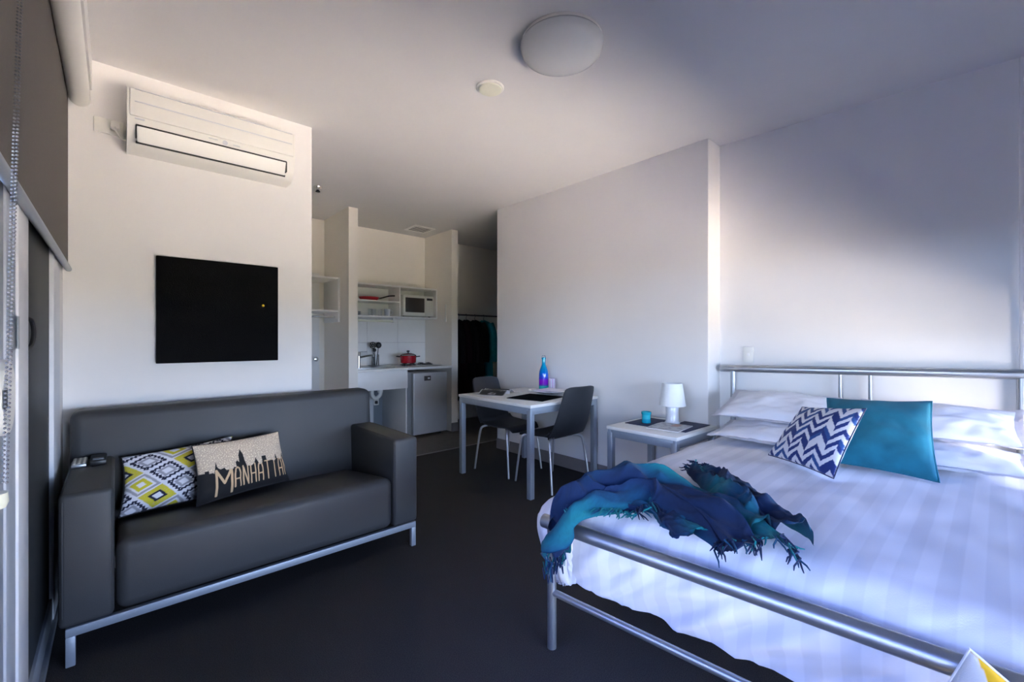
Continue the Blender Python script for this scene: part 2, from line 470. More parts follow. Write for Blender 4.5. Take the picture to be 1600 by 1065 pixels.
# round device on the door frame
dv = thing('round_device', 'round white plastic device with dark label on the sliding door glass', 'device', (-0.16, 1.12, 1.14))
t = NB(); lathe(t, [(0.0, 0), (0.062, 0.0), (0.064, 0.004), (0.064, 0.020), (0.060, 0.026), (0.0, 0.027)], (0, 0, 0), 40)
bmesh.ops.rotate(t, verts=t.verts, cent=(0, 0, 0), matrix=Matrix.Rotation(R(90), 3, 'Y'))
bmesh.ops.translate(t, verts=t.verts, vec=(-0.159, 1.125, 1.142))
obj('disc', t, M['plastic'], dv)
obj('label_plate', B(-0.1325, -0.1305, 1.062, 1.088, 1.128, 1.158, r=0.0008), M['black'], dv)
obj('mount', B(-0.2065, -0.156, 1.11, 1.14, 1.12, 1.16, r=0.004), M['plastic'], dv)

# ------------------------------------------------------------------ ceiling fittings
cl = thing('ceiling_light', 'round opal dome ceiling light fixed to the ceiling', 'light', (1.645, 1.452, CE))
t = NB(); lathe(t, [(0.0, 0), (0.198, 0.0), (0.198, -0.018), (0.0, -0.018)], (1.645, 1.452, CE), 48); obj('base', t, M['plastic'], cl)
t = NB(); lathe(t, [(0.0, -0.016), (0.200, -0.016), (0.206, -0.026), (0.202, -0.042), (0.190, -0.064), (0.155, -0.085), (0.105, -0.100), (0.05, -0.107), (0.0, -0.109)], (1.645, 1.452, CE), 64); obj('diffuser', t, M['opal'], cl)
sd = thing('smoke_detector', 'flat round cream disc on the ceiling beside the dome light', 'detector', (1.635, 2.0, CE))
t = NB(); lathe(t, [(0.0, 0), (0.080, 0.0), (0.080, -0.006), (0.076, -0.010), (0.0, -0.010)], (1.635, 2.0, CE), 40); obj('base', t, M['plastic'], sd)
t = NB(); lathe(t, [(0.0, -0.009), (0.068, -0.009), (0.066, -0.018), (0.050, -0.022), (0.0, -0.023)], (1.635, 2.0, CE), 40); obj('cover', t, M['cream'], sd)
spk = thing('sprinkler', 'small chrome sprinkler head in the ceiling near the closet', 'sprinkler', (1.46, 4.43, CE))
t = NB(); lathe(t, [(0.0, 0), (0.04, 0.0), (0.038, -0.006), (0.014, -0.01), (0.012, -0.03), (0.0, -0.03)], (1.46, 4.43, CE), 20); obj('base', t, M['chrome'], spk)
t = NB(); lathe(t, [(0.0, -0.03), (0.01, -0.03), (0.022, -0.044), (0.022, -0.048), (0.0, -0.048)], (1.46, 4.43, CE), 12); obj('deflector', t, M['bulb'], spk)
vt = thing('ceiling_vent', 'square white ceiling vent over the kitchenette', 'vent', (3.03, 5.2, CE))
vx, vy = 3.03, 5.2
f = NB()
for a, b in ((0.15, 0.125),):
    box(f, vx - a, vx + a, vy - a, vy - b, CE - 0.012, CE); box(f, vx - a, vx + a, vy + b, vy + a, CE - 0.012, CE)
    box(f, vx - a, vx - b, vy - b, vy + b, CE - 0.012, CE); box(f, vx + b, vx + a, vy - b, vy + b, CE - 0.012, CE)
obj('frame', f, M['whitegloss'], vt)
obj('core', B(vx - .125, vx + .125, vy - .125, vy + .125, CE - 0.003, CE - 0.0005), M['bulb'], vt)
for i in range(5):
    y = vy - 0.1 + i * 0.05
    obj('slat', B(vx - .125, vx + .125, y - 0.003, y + 0.012, CE - 0.011, CE - 0.008), M['whitegloss'], vt)

# ------------------------------------------------------------------ air conditioner
ac = thing('air_conditioner', 'white split air conditioner high on the wall above the sofa', 'air conditioner', (0.45, 3.22, 2.25))
def ac_prof(bm, x0, x1, pts):
    a = [bm.verts.new((x0, y, z)) for y, z in pts]; b = [bm.verts.new((x1, y, z)) for y, z in pts]
    bm.faces.new(a); bm.faces.new(b)
    for i in range(len(pts)): bm.faces.new((a[i], a[(i + 1) % len(pts)], b[(i + 1) % len(pts)], b[i]))
    return bm
body = [(3.219, 2.565), (3.06, 2.565), (3.035, 2.555), (3.022, 2.53), (3.022, 2.40), (3.026, 2.365), (3.045, 2.315), (3.075, 2.275), (3.11, 2.262), (3.219, 2.262)]
obj('casing', ac_prof(NB(), 0.045, 0.855, body), M['plastic'], ac, smooth=True, angle=35)
obj('front_panel', B(0.055, 0.846, 3.012, 3.026, 2.405, 2.545, r=0.006), M['plastic'], ac)
obj('groove', B(0.075, 0.835, 3.0085, 3.014, 2.478, 2.483), M['grey'], ac)
obj('groove', B(0.075, 0.835, 3.0085, 3.014, 2.543, 2.546), M['grey'], ac)
v = NB()
pts = [(3.020, 2.358), (3.038, 2.313), (3.052, 2.288), (3.049, 2.284), (3.033, 2.311), (3.015, 2.356)]
ac_prof(v, 0.085, 0.80, pts); obj('air_vane', v, M['plastic'], ac)
s_ = NB(); ac_prof(s_, 0.08, 0.805, [(3.024, 2.363), (3.018, 2.366), (3.016, 2.361), (3.022, 2.358)]); ac_prof(s_, 0.08, 0.805, [(3.062, 2.287), (3.055, 2.290), (3.050, 2.282), (3.058, 2.277)])
box(s_, 0.0785, 0.0835, 3.018, 3.05, 2.30, 2.362); box(s_, 0.8025, 0.8075, 3.018, 3.05, 2.30, 2.362)
obj('vane_gap', s_, M['bulb'], ac)
t = NB(); lathe(t, [(0, 0), (0.013, 0), (0.013, 0.004), (0, 0.005)], (0, 0, 0), 16); bmesh.ops.rotate(t, verts=t.verts, cent=(0, 0, 0), matrix=Matrix.Rotation(R(90), 3, 'X')); bmesh.ops.translate(t, verts=t.verts, vec=(0.475, 3.021, 2.385)); obj('receiver', t, M['grey'], ac)
obj('badge', B(0.075, 0.115, 3.017, 3.021, 2.392, 2.398), M['grey'], ac)
obj('badge', B(0.395, 0.44, 3.017, 3.021, 2.388, 2.392), M['grey'], ac)
obj('badge', B(0.515, 0.55, 3.017, 3.021, 2.382, 2.386), M['grey'], ac)

po = thing('power_outlet', 'white wall outlet with plugged cord left of the air conditioner', 'outlet', (0.0, 3.22, 2.385))
obj('plate', B(-0.085, 0.035, 3.208, 3.2195, 2.345, 2.425, r=0.003), M['plastic'], po)
obj('plug', B(-0.02, 0.02, 3.165, 3.209, 2.37, 2.405, r=0.008), M['plastic'], po)
t = NB(); tube(t, smoothpath([(0.0, 3.17, 2.375), (0.005, 3.15, 2.345), (0.02, 3.16, 2.325), (0.035, 3.19, 2.325), (0.046, 3.195, 2.335)]), 0.005, 8)
obj('cord', t, M['plastic'], po)

pb = thing('pinboard', 'square black felt pinboard with one yellow pin on the wall', 'pinboard', (0.485, 3.22, 1.41))
obj('board', B(0.172, 0.80, 3.195, 3.2195, 1.102, 1.716, r=0.003), M['felt'], pb)
t = NB(); lathe(t, [(0, 0), (0.006, 0), (0.008, 0.01), (0.004, 0.014), (0, 0.015)], (0, 0, 0), 12); bmesh.ops.rotate(t, verts=t.verts, cent=(0, 0, 0), matrix=Matrix.Rotation(R(90), 3, 'X')); bmesh.ops.translate(t, verts=t.verts, vec=(0.71, 3.196, 1.457)); obj('pin', t, M['yellow'], pb)

sw = thing('light_switch', 'white wall switch plate above the bed head', 'switch', (3.46, 1.22, 1.125))
obj('plate', B(3.438, 3.449, 1.19, 1.262, 1.07, 1.185, r=0.003), M['plastic'], sw)
obj('rocker', B(3.434, 3.440, 1.218, 1.234, 1.117, 1.138, r=0.001), M['whitegloss'], sw)

# ------------------------------------------------------------------ sofa
so = thing('sofa', 'grey leather two-seat sofa with metal base frame against the wall', 'sofa', (0.6, 2.75, 0))
t = B(0.0, 1.20, 2.352, 3.06, 0.147, 0.435, r=0.045, seg=5)
for v in t.verts:
    if v.co.z > 0.3: v.co.z -= 0.085 * max(0, v.co.y - 2.42) / 0.6
    v.co.z += 0.006 * math.sin((v.co.x) / 1.2 * math.pi) * (v.co.z > 0.3)
obj('seat', t, M['leather'], so)
t = B(-0.165, 1.358, 2.965, 3.165, 0.147, 0.888, r=0.045, seg=5)
for v in t.verts: v.co.y += (v.co.z - 0.35) * 0.07 * (1 if v.co.y < 3.09 else .35)
obj('backrest', t, M['leather'], so)
for x0, x1 in ((-0.16, -0.002), (1.202, 1.356)):
    a = obj('armrest', B(x0, x1, 2.35, 3.03, 0.147, 0.655, r=0.020, seg=4), M['leather'], so)
    sm = NB()
    for xx in (x0 + 0.012, x1 - 0.012):
        tube(sm, [(xx, 2.374, 0.17), (xx, 2.3525, 0.19), (xx, 2.3525, 0.625), (xx, 2.36, 0.645), (xx, 2.38, 0.653), (xx, 2.96, 0.653)], 0.0022, 6)
    obj('seam', sm, M['leather'], a)
f = NB()
box(f, -0.14, 1.345, 2.352, 2.38, 0.112, 0.146, r=0.003); box(f, -0.14, 1.345, 3.14, 3.168, 0.112, 0.146, r=0.003)
box(f, -0.14, -0.112, 2.38, 3.14, 0.112, 0.146, r=0.003); box(f, 1.317, 1.345, 2.38, 3.14, 0.112, 0.146, r=0.003)
obj('base_frame', f, M['steelblue'], so)
for x in (-0.14, 1.317):
    for y in (2.352, 3.14):
        obj('leg', B(x, x + 0.028, y, y + 0.028, 0.0, 0.113, r=0.003), M['steelblue'], so)

# cushion with woven diamonds
def lerp3(a, b, t): return tuple(a[i] * (1 - t) + b[i] * t for i in range(3))
WH = (0.72, 0.71, 0.76); NV = (0.012, 0.013, 0.035); YL = (0.60, 0.52, 0.03); GR = (0.33, 0.32, 0.36); PE = (0.55, 0.38, 0.28)
def diamonds(u, v):
    a = (u * 1.0 + v * 0.72) * 3.0 + 0.15; b = (v * 0.72 * 1.35 - u * 0.62) * 3.0 + 0.55
    ia, ib = math.floor(a), math.floor(b)
    fa, fb = abs(a - ia - .5) * 2, abs(b - ib - .5) * 2
    m = max(fa, fb)
    kind = (ia + 2 * ib) % 4
    ph = ((a if fb > fa else b) * 6) % 1.0; zig = 0.16 * (abs(ph - .5) * 2 - .5)
    if m > 0.93: return WH
    if kind in (0, 2):
        if m > 0.82 + zig: return WH
        if m > 0.60 + zig: return NV
        if m > 0.50: return WH
        if m > 0.28: return GR
        return WH
    if kind == 1:
        if m > 0.48: return YL if nz(u * 60, v * 60) > -.25 else lerp3(YL, PE, .5)
        if m > 0.28: return NV
        return WH
    if m > 0.72: return GR
    if m > 0.55: return WH
    if m > 0.25: return YL
    return WH
dc = thing('cushion', 'yellow, grey and white diamond-pattern cushion beside the sofa arm', 'cushion', (0.2, 2.68, 0.44))
cs = [(0.012, 2.746, 0.408), (0.42, 2.815, 0.395), (0.497, 2.925, 0.689), (0.022, 2.90, 0.656)]
bm, ed = cushion(cs, 0.06, 150, 120, diamonds, 0.07, 0.006, 1.0, back=NV)
obj('cover', bm, M['print'], dc); obj('piping', piping(ed, 0.004), M['black'], dc)

# skyline cushion with lettering
SK = [(0.0, .62), (.05, .62), (.05, .66), (.09, .66), (.09, .60), (.13, .60), (.14, .58), (.155, .72), (.165, .82), (.175, .70), (.20, .64), (.24, .66), (.26, .60), (.33, .60), (.33, .63), (.36, .62), (.36, .72), (.38, .76), (.40, .72), (.40, .86), (.415, .92), (.43, 1.0), (.445, .92), (.455, .86), (.46, .72), (.475, .60), (.53, .58), (.56, .62), (.575, .68), (.585, .74), (.60, .66), (.62, .56), (.655, .60), (.66, .74), (.71, .74), (.715, .62), (.76, .60), (.78, .63), (.80, .58), (.83, .58), (.845, .70), (.855, .74), (.865, .60), (.89, .62), (.91, .58), (.94, .58), (.955, .68), (.97, .72), (.985, .60), (1.0, .60)]
def sky(u):
    for i in range(len(SK) - 1):
        if SK[i][0] <= u <= SK[i + 1][0] and SK[i + 1][0] > SK[i][0]:
            t = (u - SK[i][0]) / (SK[i + 1][0] - SK[i][0]); return SK[i][1] * (1 - t) + SK[i + 1][1] * t
    return .6
AR = [(0, 0), (0.0, .7), (.12, .93), (.32, 1), (.52, .93), (.64, .7), (.64, 0)]
GLY = {'M': [[(0, 0), (.0, 1), (.5, .45), (1.0, 1), (1.0, 0)]], 'A': [AR, [(0, .42), (.64, .42)]],
       'N': [[(0, 0), (0, 1), (.6, 0), (.6, 1)]], 'H': [[(0, 0), (0, 1)], [(.6, 0), (.6, 1)], [(0, .5), (.6, .5)]], 'T': [[(0, 1), (.7, 1)], [(.35, 1), (.35, 0)]]}
SEGS = []
ux = 0.16
for i, chh in enumerate('MANHATTAN'):
    hgt = (0.42 if i == 0 else 0.34); wd = (0.15 if i == 0 else 0.085)
    adv = {'M': 1.0, 'A': .64, 'N': .6, 'H': .6, 'T': .7}[chh] * wd
    for pl in GLY[chh]:
        for a, b in zip(pl[:-1], pl[1:]):
            SEGS.append(((ux + a[0] * wd) * 1.6, (.08 if i == 0 else .15) + a[1] * hgt, (ux + b[0] * wd) * 1.6, (.08 if i == 0 else .15) + b[1] * hgt, (.020 if i == 0 else .0115)))
    ux += adv + 0.033
def skyline(u, v):
    if v > sky(u) * 0.80 + .04 * 0:
        g = nz(u * 90, v * 60)
        return (0.86, 0.74, 0.52) if g > .28 else lerp3((0.50, 0.38, 0.28), (0.60, 0.48, 0.36), (g + 1) / 2)
    X, Y = u * 1.6, v
    for x0, y0, x1, y1, wdt in SEGS:
        if min(x0, x1) - .03 < X < max(x0, x1) + .03 and min(y0, y1) - .03 < Y < max(y0, y1) + .03:
            dx, dy = x1 - x0, y1 - y0
            t = max(0, min(1, ((X - x0) * dx + (Y - y0) * dy) / (dx * dx + dy * dy)))
            if math.hypot(X - x0 - t * dx, Y - y0 - t * dy) < wdt: return (0.62, 0.42, 0.24)
    return (0.010, 0.009, 0.010)
mc = thing('cushion', 'black oblong cushion with gold city skyline and MANHATTAN lettering', 'cushion', (0.5, 2.68, 0.43))
cs = [(0.298, 2.66, 0.412), (0.775, 2.85, 0.395), (0.722, 2.885, 0.690), (0.287, 2.735, 0.700)]
bm, ed = cushion(cs, 0.055, 300, 170, skyline, 0.06, 0.004, 3.0, back=(0.01, .009, .01))
obj('cover', bm, M['print'], mc); obj('piping', piping(ed, 0.003), M['black'], mc)

# remotes on the left arm
rc = thing('remote_control', 'silver remote control lying on the left sofa arm', 'remote', (-0.12, 2.76, 0.655))
obj('body', B(-0.148, -0.098, 2.795, 2.955, 0.6565, 0.672, r=0.004), M['silver'], rc)
for i in range(3):
    obj('button_row', B(-0.143 + i * 0.0165, -0.135 + i * 0.0165, 2.805, 2.945, 0.671, 0.674, r=0.001), M['whitegloss'], rc)
rc = thing('remote_control', 'black remote control lying on the left sofa arm', 'remote', (-0.06, 2.76, 0.655))
obj('body', B(-0.088, -0.030, 2.795, 2.955, 0.6565, 0.680, r=0.006), M['black'], rc)
obj('screen', B(-0.078, -0.040, 2.815, 2.855, 0.679, 0.6815, r=0.001), M['steelblue'], rc)

# ------------------------------------------------------------------ dining set
dt = thing('dining_table', 'white topped square dining table with grey metal legs', 'table', (2.78, 2.88, 0))
obj('table_top', B(2.365, 3.215, 2.405, 3.36, 0.708, 0.732, r=0.004), M['tabletop'], dt)
f = NB(); box(f, 2.372, 3.208, 2.412, 2.437, 0.655, 0.708, r=0.002); box(f, 2.372, 3.208, 3.328, 3.353, 0.655, 0.708, r=0.002); box(f, 2.372, 2.397, 2.437, 3.328, 0.655, 0.708, r=0.002); box(f, 3.183, 3.208, 2.437, 3.328, 0.655, 0.708, r=0.002)
obj('apron', f, M['steelblue'], dt)
for x in (2.370, 3.165):
    for y in (2.410, 3.31): obj('leg', B(x, x + 0.045, y, y + 0.045, 0, 0.69, r=0.004), M['steelblue'], dt)

def make_chair(label):
    c = thing('dining_chair', label, 'chair', (0, 0, 0), None)
    def back(u, v):
        z = 0.445 + v * 0.415; y = -0.165 - 0.045 * (1 - math.exp(-v * 5)) - 0.115 * v
        wd = 0.205 - 0.035 * v - 0.012 * max(0, v - .9) * 10
        x = (u * 2 - 1) * wd
        return Vector((x, y - 0.035 * (1 - (u * 2 - 1) ** 2), z + (-.012 * abs(u * 2 - 1) ** 6 if v > .97 else 0)))
    def seat(u, v):
        y = -0.178 + v * 0.41; wd = 0.205 + 0.012 * math.sin(v * math.pi) - .03 * max(0, v - .85) / .15
        zz = 0.448 - 0.018 * math.sin(v * math.pi * .85) - (0.045 * max(0, (v - .82) / .18) ** 2) + 0.03 * max(0, (.12 - v) / .12) ** 2
        return Vector(((u * 2 - 1) * wd, y, zz + .008 * (u * 2 - 1) ** 2))
    obj('backrest', slab(NB(), back, 12, 16, 0.011), M['chair'], c)
    obj('seat', slab(NB(), seat, 12, 18, 0.011), M['chair'], c)
    f = NB()
    for y in (-0.12, 0.13): tube(f, [(-0.16, y, 0.418), (0.16, y, 0.418)], 0.0095, 8)
    for x in (-0.11, 0.11): tube(f, [(x, -0.13, 0.418), (x, 0.14, 0.418)], 0.0085, 8)
    obj('seat_frame', f, M['chrome'], c)
    for sx in (-1, 1):
        for y0, y1 in ((0.13, 0.228), (-0.12, -0.228)):
            tb = NB(); tube(tb, smoothpath([(sx * .13, y0, .418), (sx * .175, y0 + (y1 - y0) * .3, .412), (sx * .198, y0 + (y1 - y0) * .5, .375), (sx * .212, y0 + (y1 - y0) * .75, .2), (sx * .224, y1, 0.0)], 5), [0.0125 - 0.0035 * i / 20 for i in range(21)], 10)
            obj('leg', tb, M['satin'], c)
    return c
def copy_tree(o, parent=None):
    c = o.copy(); COL.objects.link(c)
    if parent: c.parent = parent
    for k in o.children: copy_tree(k, c)
    return c
chair = make_chair('charcoal dining chair nearest the viewer with its back to the bed')
chair2 = copy_tree(chair)
chair.location = (2.815, 2.595, 0); chair.rotation_euler = (0, 0, R(-3))
chair2.location = (2.80, 3.155, 0); chair2.rotation_euler = (0, 0, R(184))
chair2['label'] = 'charcoal dining chair on the far side of the table by the hallway'
for c in (chair, chair2): c['group'] = 'chairs at the dining table'

def lathe_col(prof, c, n, colf):
    bm = NB(); lay = bm.verts.layers.float_color.new('Col')
    lathe(bm, prof, c, n)
    for v in bm.verts: v[lay] = (*colf((v.co.z - c[2])), 1)
    return bm
bo = thing('bottle', 'blue and purple painted glass bottle on the dining table', 'bottle', (3.10, 2.97, 0.732))
def bcol(z):
    st = [(0, (0.02, .42, .42)), (.055, (0.03, .45, .45)), (.06, (.05, .10, .45)), (.075, (.22, .01, .55)), (.11, (.25, .01, .60)), (.13, (.03, .04, .60)), (.17, (.0, .12, .60)), (.24, (.0, .28, .52)), (.36, (.0, .36, .48))]
    for a, b in zip(st[:-1], st[1:]):
        if a[0] <= z <= b[0]: return lerp3(a[1], b[1], (z - a[0]) / (b[0] - a[0] + 1e-9))
    return st[-1][1]
pr = [(0, 0), (.044, 0), (.047, .006), (.047, .03), (.047, .055), (.047, .06), (.047, .075), (.047, .11), (.047, .13), (.046, .17), (.042, .20), (.030, .235), (.020, .26), (.017, .28), (.017, .315), (.021, .317), (.021, .332), (.0, .332)]
obj('body', lathe_col(pr, (3.10, 2.97, 0.732), 28, bcol), M['bottle'], bo)
t = NB(); lathe(t, [(0, .332), (.018, .332), (.018, .345), (.012, .35), (0, .35)], (3.10, 2.97, 0.732), 16); obj('stopper', t, M['clear'], bo)
gl = thing('drinking_glass', 'pink striped drinking glass beside the blue bottle', 'glass', (3.13, 2.89, 0.732))
bm = NB(); lay = bm.verts.layers.float_color.new('Col')
lathe(bm, [(0, 0), (.030, 0), (.032, .005), (.036, .13), (.034, .13), (.030, .01), (0, .01)], (3.13, 2.89, 0.732), 32)
for v in bm.verts:
    a = math.atan2(v.co.y - 2.89, v.co.x - 3.13); v[lay] = (*((0.62, 0.30, 0.62) if math.sin(a * 8) > .2 else (0.66, 0.66, 0.78)), 1)
obj('tumbler', bm, M['bottle'], gl)

def open_mag(name, label, cat, cx, cy, ang, w_, h_, cols, z0=0.733, bend=0.022):
    o = thing(name, label, cat, (cx, cy, z0))
    rot = Matrix.Rotation(ang, 3, 'Z')
    for sgn in (-1, 1):
        bm = NB(); lay = bm.verts.layers.float_color.new('Col')
        def f(u, v, sgn=sgn, dz=0.0):
            x = sgn * u * w_
            z = bend * math.sin(min(1, u * 1.35) ** .6 * math.pi) * (1 - .5 * u) + 0.003
            return rot @ Vector((x, (v - .5) * h_, z + dz)) + Vector((cx, cy, z0))
        def cf(u, v, sgn=sgn):
            if u > .95 or v < .03 or v > .97: return (.7, .69, .7)
            k = nz(u * 3 + sgn * 4, v * 3, 2.0); k2 = nz(u * 14, v * 8, 5)
            return cols[0] if k > -.1 else (cols[1] if k2 > 0 else cols[2])
        T1 = grid(bm, f, 24, 18, cf, lay)
        B1 = grid(bm, lambda u, v: f(u, v) - Vector((0, 0, .0028)), 24, 18, lambda u, v: (.7, .69, .7), lay)
        rim = [(i, 0) for i in range(24)] + [(24, j) for j in range(18)] + [(i, 18) for i in range(24, 0, -1)] + [(0, j) for j in range(18, 0, -1)]
        for k in range(len(rim)):
            a, b = rim[k], rim[(k + 1) % len(rim)]
            bm.faces.new((T1[a[0]][a[1]], T1[b[0]][b[1]], B1[b[0]][b[1]], B1[a[0]][a[1]]))
        obj('page', bm, M['bottle_paper'], o)
    return o
M['bottle_paper'] = attr_mat('magazine_pages', 0.45, bump=0.0)
DK = (0.018, 0.018, 0.02); DB = (0.09, 0.075, 0.06); LG = (0.35, 0.33, 0.34)
open_mag('magazine', 'open magazine with dark pages at the far end of the dining table', 'magazine', 2.66, 3.16, R(28), 0.19, 0.26, [DK, DB, LG], bend=0.040)
t = obj('placemat', B(2.54, 2.90, 2.52, 2.88, 0.7335, 0.738, r=0.001), M['felt'], None, (2.72, 2.68, 0.7335)); t.rotation_euler = (0, 0, R(12)); tag(t, 'dark placemat on the near end of the dining table', 'placemat')
pl = thing('plate', 'white square plate standing in front of the blue bottle', 'plate', (2.98, 2.80, 0.7335))
def plate(u, v):
    x, y = (u * 2 - 1), (v * 2 - 1); m = max(abs(x), abs(y)); m = (abs(x) ** 5 + abs(y) ** 5) ** .2
    return Vector((2.965 + x * .145, 2.755 + y * .145, 0.748 + 0.022 * max(0, (m - .55)) / .45))
obj('dish', slab(NB(), plate, 20, 20, 0.006), M['ceramic'], pl)
pf = NB(); lathe(pf, [(0, 0), (.07, 0), (.065, .007), (0, .007)], (2.965, 2.755, 0.7385), 24); obj('foot', pf, M['ceramic'], pl)
pp = obj('paper_sheet', B(2.86, 3.12, 3.05, 3.33, 0.7325, 0.737), M['paper'], None, (2.99, 3.19, 0.7325)); tag(pp, 'white sheet of paper by the wall on the dining table', 'paper')

# ------------------------------------------------------------------ bedside table
bt = thing('bedside_table', 'small white topped bedside table with grey square legs', 'table', (2.91, 1.62, 0))
obj('table_top', B(2.615, 3.205, 1.35, 1.885, 0.598, 0.622, r=0.004), M['tabletop'], bt)
f = NB(); box(f, 2.622, 3.198, 1.357, 1.382, 0.545, 0.598, r=0.002); box(f, 2.622, 3.198, 1.853, 1.878, 0.545, 0.598, r=0.002); box(f, 2.622, 2.647, 1.382, 1.853, 0.545, 0.598, r=0.002); box(f, 3.173, 3.198, 1.382, 1.853, 0.545, 0.598, r=0.002)
obj('apron', f, M['steelblue'], bt)
for x in (2.620, 3.158):
    for y in (1.355, 1.840): obj('leg', B(x, x + 0.042, y, y + 0.042, 0, 0.58, r=0.004), M['steelblue'], bt)
L0 = (3.03, 1.60, 0.627)
lp = thing('table_lamp', 'white table lamp with cone shade on the bedside table', 'lamp', L0)
t = NB(); lathe(t, [(0, 0), (.052, 0), (.055, .006), (.050, .012), (.046, .02), (.044, .08), (.046, .125), (.040, .135), (0.012, .14), (.012, .16), (0, .16)], L0, 28); obj('base', t, M['ceramic'], lp)
t = NB(); lathe(t, [(.092, .128), (.094, .130), (.070, .292), (.066, .292), (.090, .130)], L0, 36)
obj('lamp_shade', t, M['shade'], lp)
t = obj('placemat', B(2.79, 3.11, 1.655, 1.845, 0.6225, 0.627, r=0.001), M['navy'], None, (2.95, 1.75, 0.6225)); tag(t, 'navy placemat under the candle on the bedside table', 'placemat')
t = obj('placemat', B(2.80, 3.17, 1.385, 1.575, 0.6225, 0.627, r=0.001), M['navy'], None, (2.98, 1.48, 0.6225)); tag(t, 'navy placemat under the magazine on the bedside table', 'placemat')
C0 = (2.90, 1.735, 0.627)
cj = thing('candle_jar', 'turquoise glass candle jar on the bedside table', 'candle', C0)
def ccol(z): return (0.01, .34, .42) if z > .062 else ((.02, .42, .50) if z > .03 else (.01, .30, .42))
obj('jar', lathe_col([(0, 0), (.030, 0), (.034, .008), (.031, .03), (.031, .031), (.032, .061), (.034, .063), (.036, .068), (.036, .082), (.031, .082), (.029, .05), (0, .05)], C0, 26, ccol), M['bottle'], cj)
t = NB(); lathe(t, [(0, .05), (.0275, .05), (.0275, .062), (0, .062)], C0, 20); obj('wax', t, M['ceramic'], cj)
mg = thing('magazine', 'closed magazine lying on the bedside table', 'magazine', (2.86, 1.53, 0.628))
bm = NB(); lay = bm.verts.layers.float_color.new('Col')
def mcol(u, v):
    if .55 < u < .95 and .25 < v < .55: return (.52, .33, .26)
    return (.38, .38, .40) if nz(u * 6, v * 6) > .1 else (.55, .57, .56)
rot = Matrix.Rotation(R(6), 3, 'Z')
def mf(u, v): return rot @ Vector(((u - .5) * .27, (v - .5) * .22, .006 + .012 * u * (1 - u) * v)) + Vector((2.86, 1.53, 0.628))
grid(bm, mf, 26, 20, mcol, lay)
obj('cover', bm, M['bottle_paper'], mg)
t = B(-.135, .135, -.11, .11, 0.0, .0055); bmesh.ops.rotate(t, verts=t.verts, cent=(0, 0, 0), matrix=rot); bmesh.ops.translate(t, verts=t.verts, vec=(2.86, 1.53, 0.628)); obj('pages', t, M['paper'], mg)

# ------------------------------------------------------------------ bed
bd = thing('bed', 'silver tubular metal bed frame with rails at head and foot', 'bed', (2.35, 0.55, 0))
def foot(y): return 1.302 + (1.24 - y) * 0.0995
def head(y): return 3.385 + (1.40 - y) * 0.075
t = NB(); tube(t, [(foot(1.245), 1.245, 0.5), (foot(-.28), -.28, 0.5)], 0.0275, 20); obj('foot_rail', t, M['silver'], bd)
t = NB(); tube(t, [(foot(1.2), 1.2, 0.225), (foot(-.25), -.25, 0.225)], 0.0135, 14); obj('foot_rail', t, M['silver'], bd)
for y in (1.205, -.245):
    t = NB(); tube(t, [(foot(y), y, 0.0), (foot(y), y, 0.487)], 0.0185, 16); p = obj('foot_post', t, M['silver'], bd)
t = NB(); tube(t, [(head(1.40), 1.40, 1.024), (head(-.20), -.20, 1.060)], 0.0265, 20); obj('head_rail', t, M['silver'], bd)
for y, z in ((1.313, 1.02), (-.083, 1.05)):
    t = NB(); tube(t, [(head(y), y, 0.0), (head(y), y, z)], 0.0185, 16); obj('head_post', t, M['silver'], bd)
for y, z in ((0.676, 1.03), (0.527, 1.035)):
    t = NB(); tube(t, [(head(y), y, 0.33), (head(y), y, z)], 0.010, 12); obj('head_bar', t, M['silver'], bd)
t = NB(); tube(t, [(head(1.31), 1.31, 0.33), (head(-.08), -.08, 0.33)], 0.0135, 12); obj('head_rail', t, M['silver'], bd)
for (x0, y0, x1, y1) in ((1.52, 1.06, 3.40, 1.16), (1.62, -.08, 3.48, 0.02)):
    t = NB(); tube(t, [(x0, y0, 0.33), (x1, y1, 0.33)], 0.016, 10); obj('side_rail', t, M['silver'], bd)
# mattress
ANG = R(5.0)
cy, sy_ = math.cos(ANG), math.sin(ANG)
def bedpt(a, b, z):     # a along the bed's length from the foot, b across from the bed's left edge
    return Vector((1.513 + a * cy + b * sy_, 1.165 + a * sy_ * 0.3 - b * cy, z))
t = NB(); box(t, 0.02, 1.85, 0.02, 1.33, 0.352, 0.53, r=0.05, seg=4)
for v in t.verts: v.co = bedpt(v.co.x, v.co.y, v.co.z)
m_ = obj('mattress', t, M['mattress'], None, (2.35, 0.55, 0.352)); tag(m_, 'white mattress under the duvet on the bed frame', 'mattress')
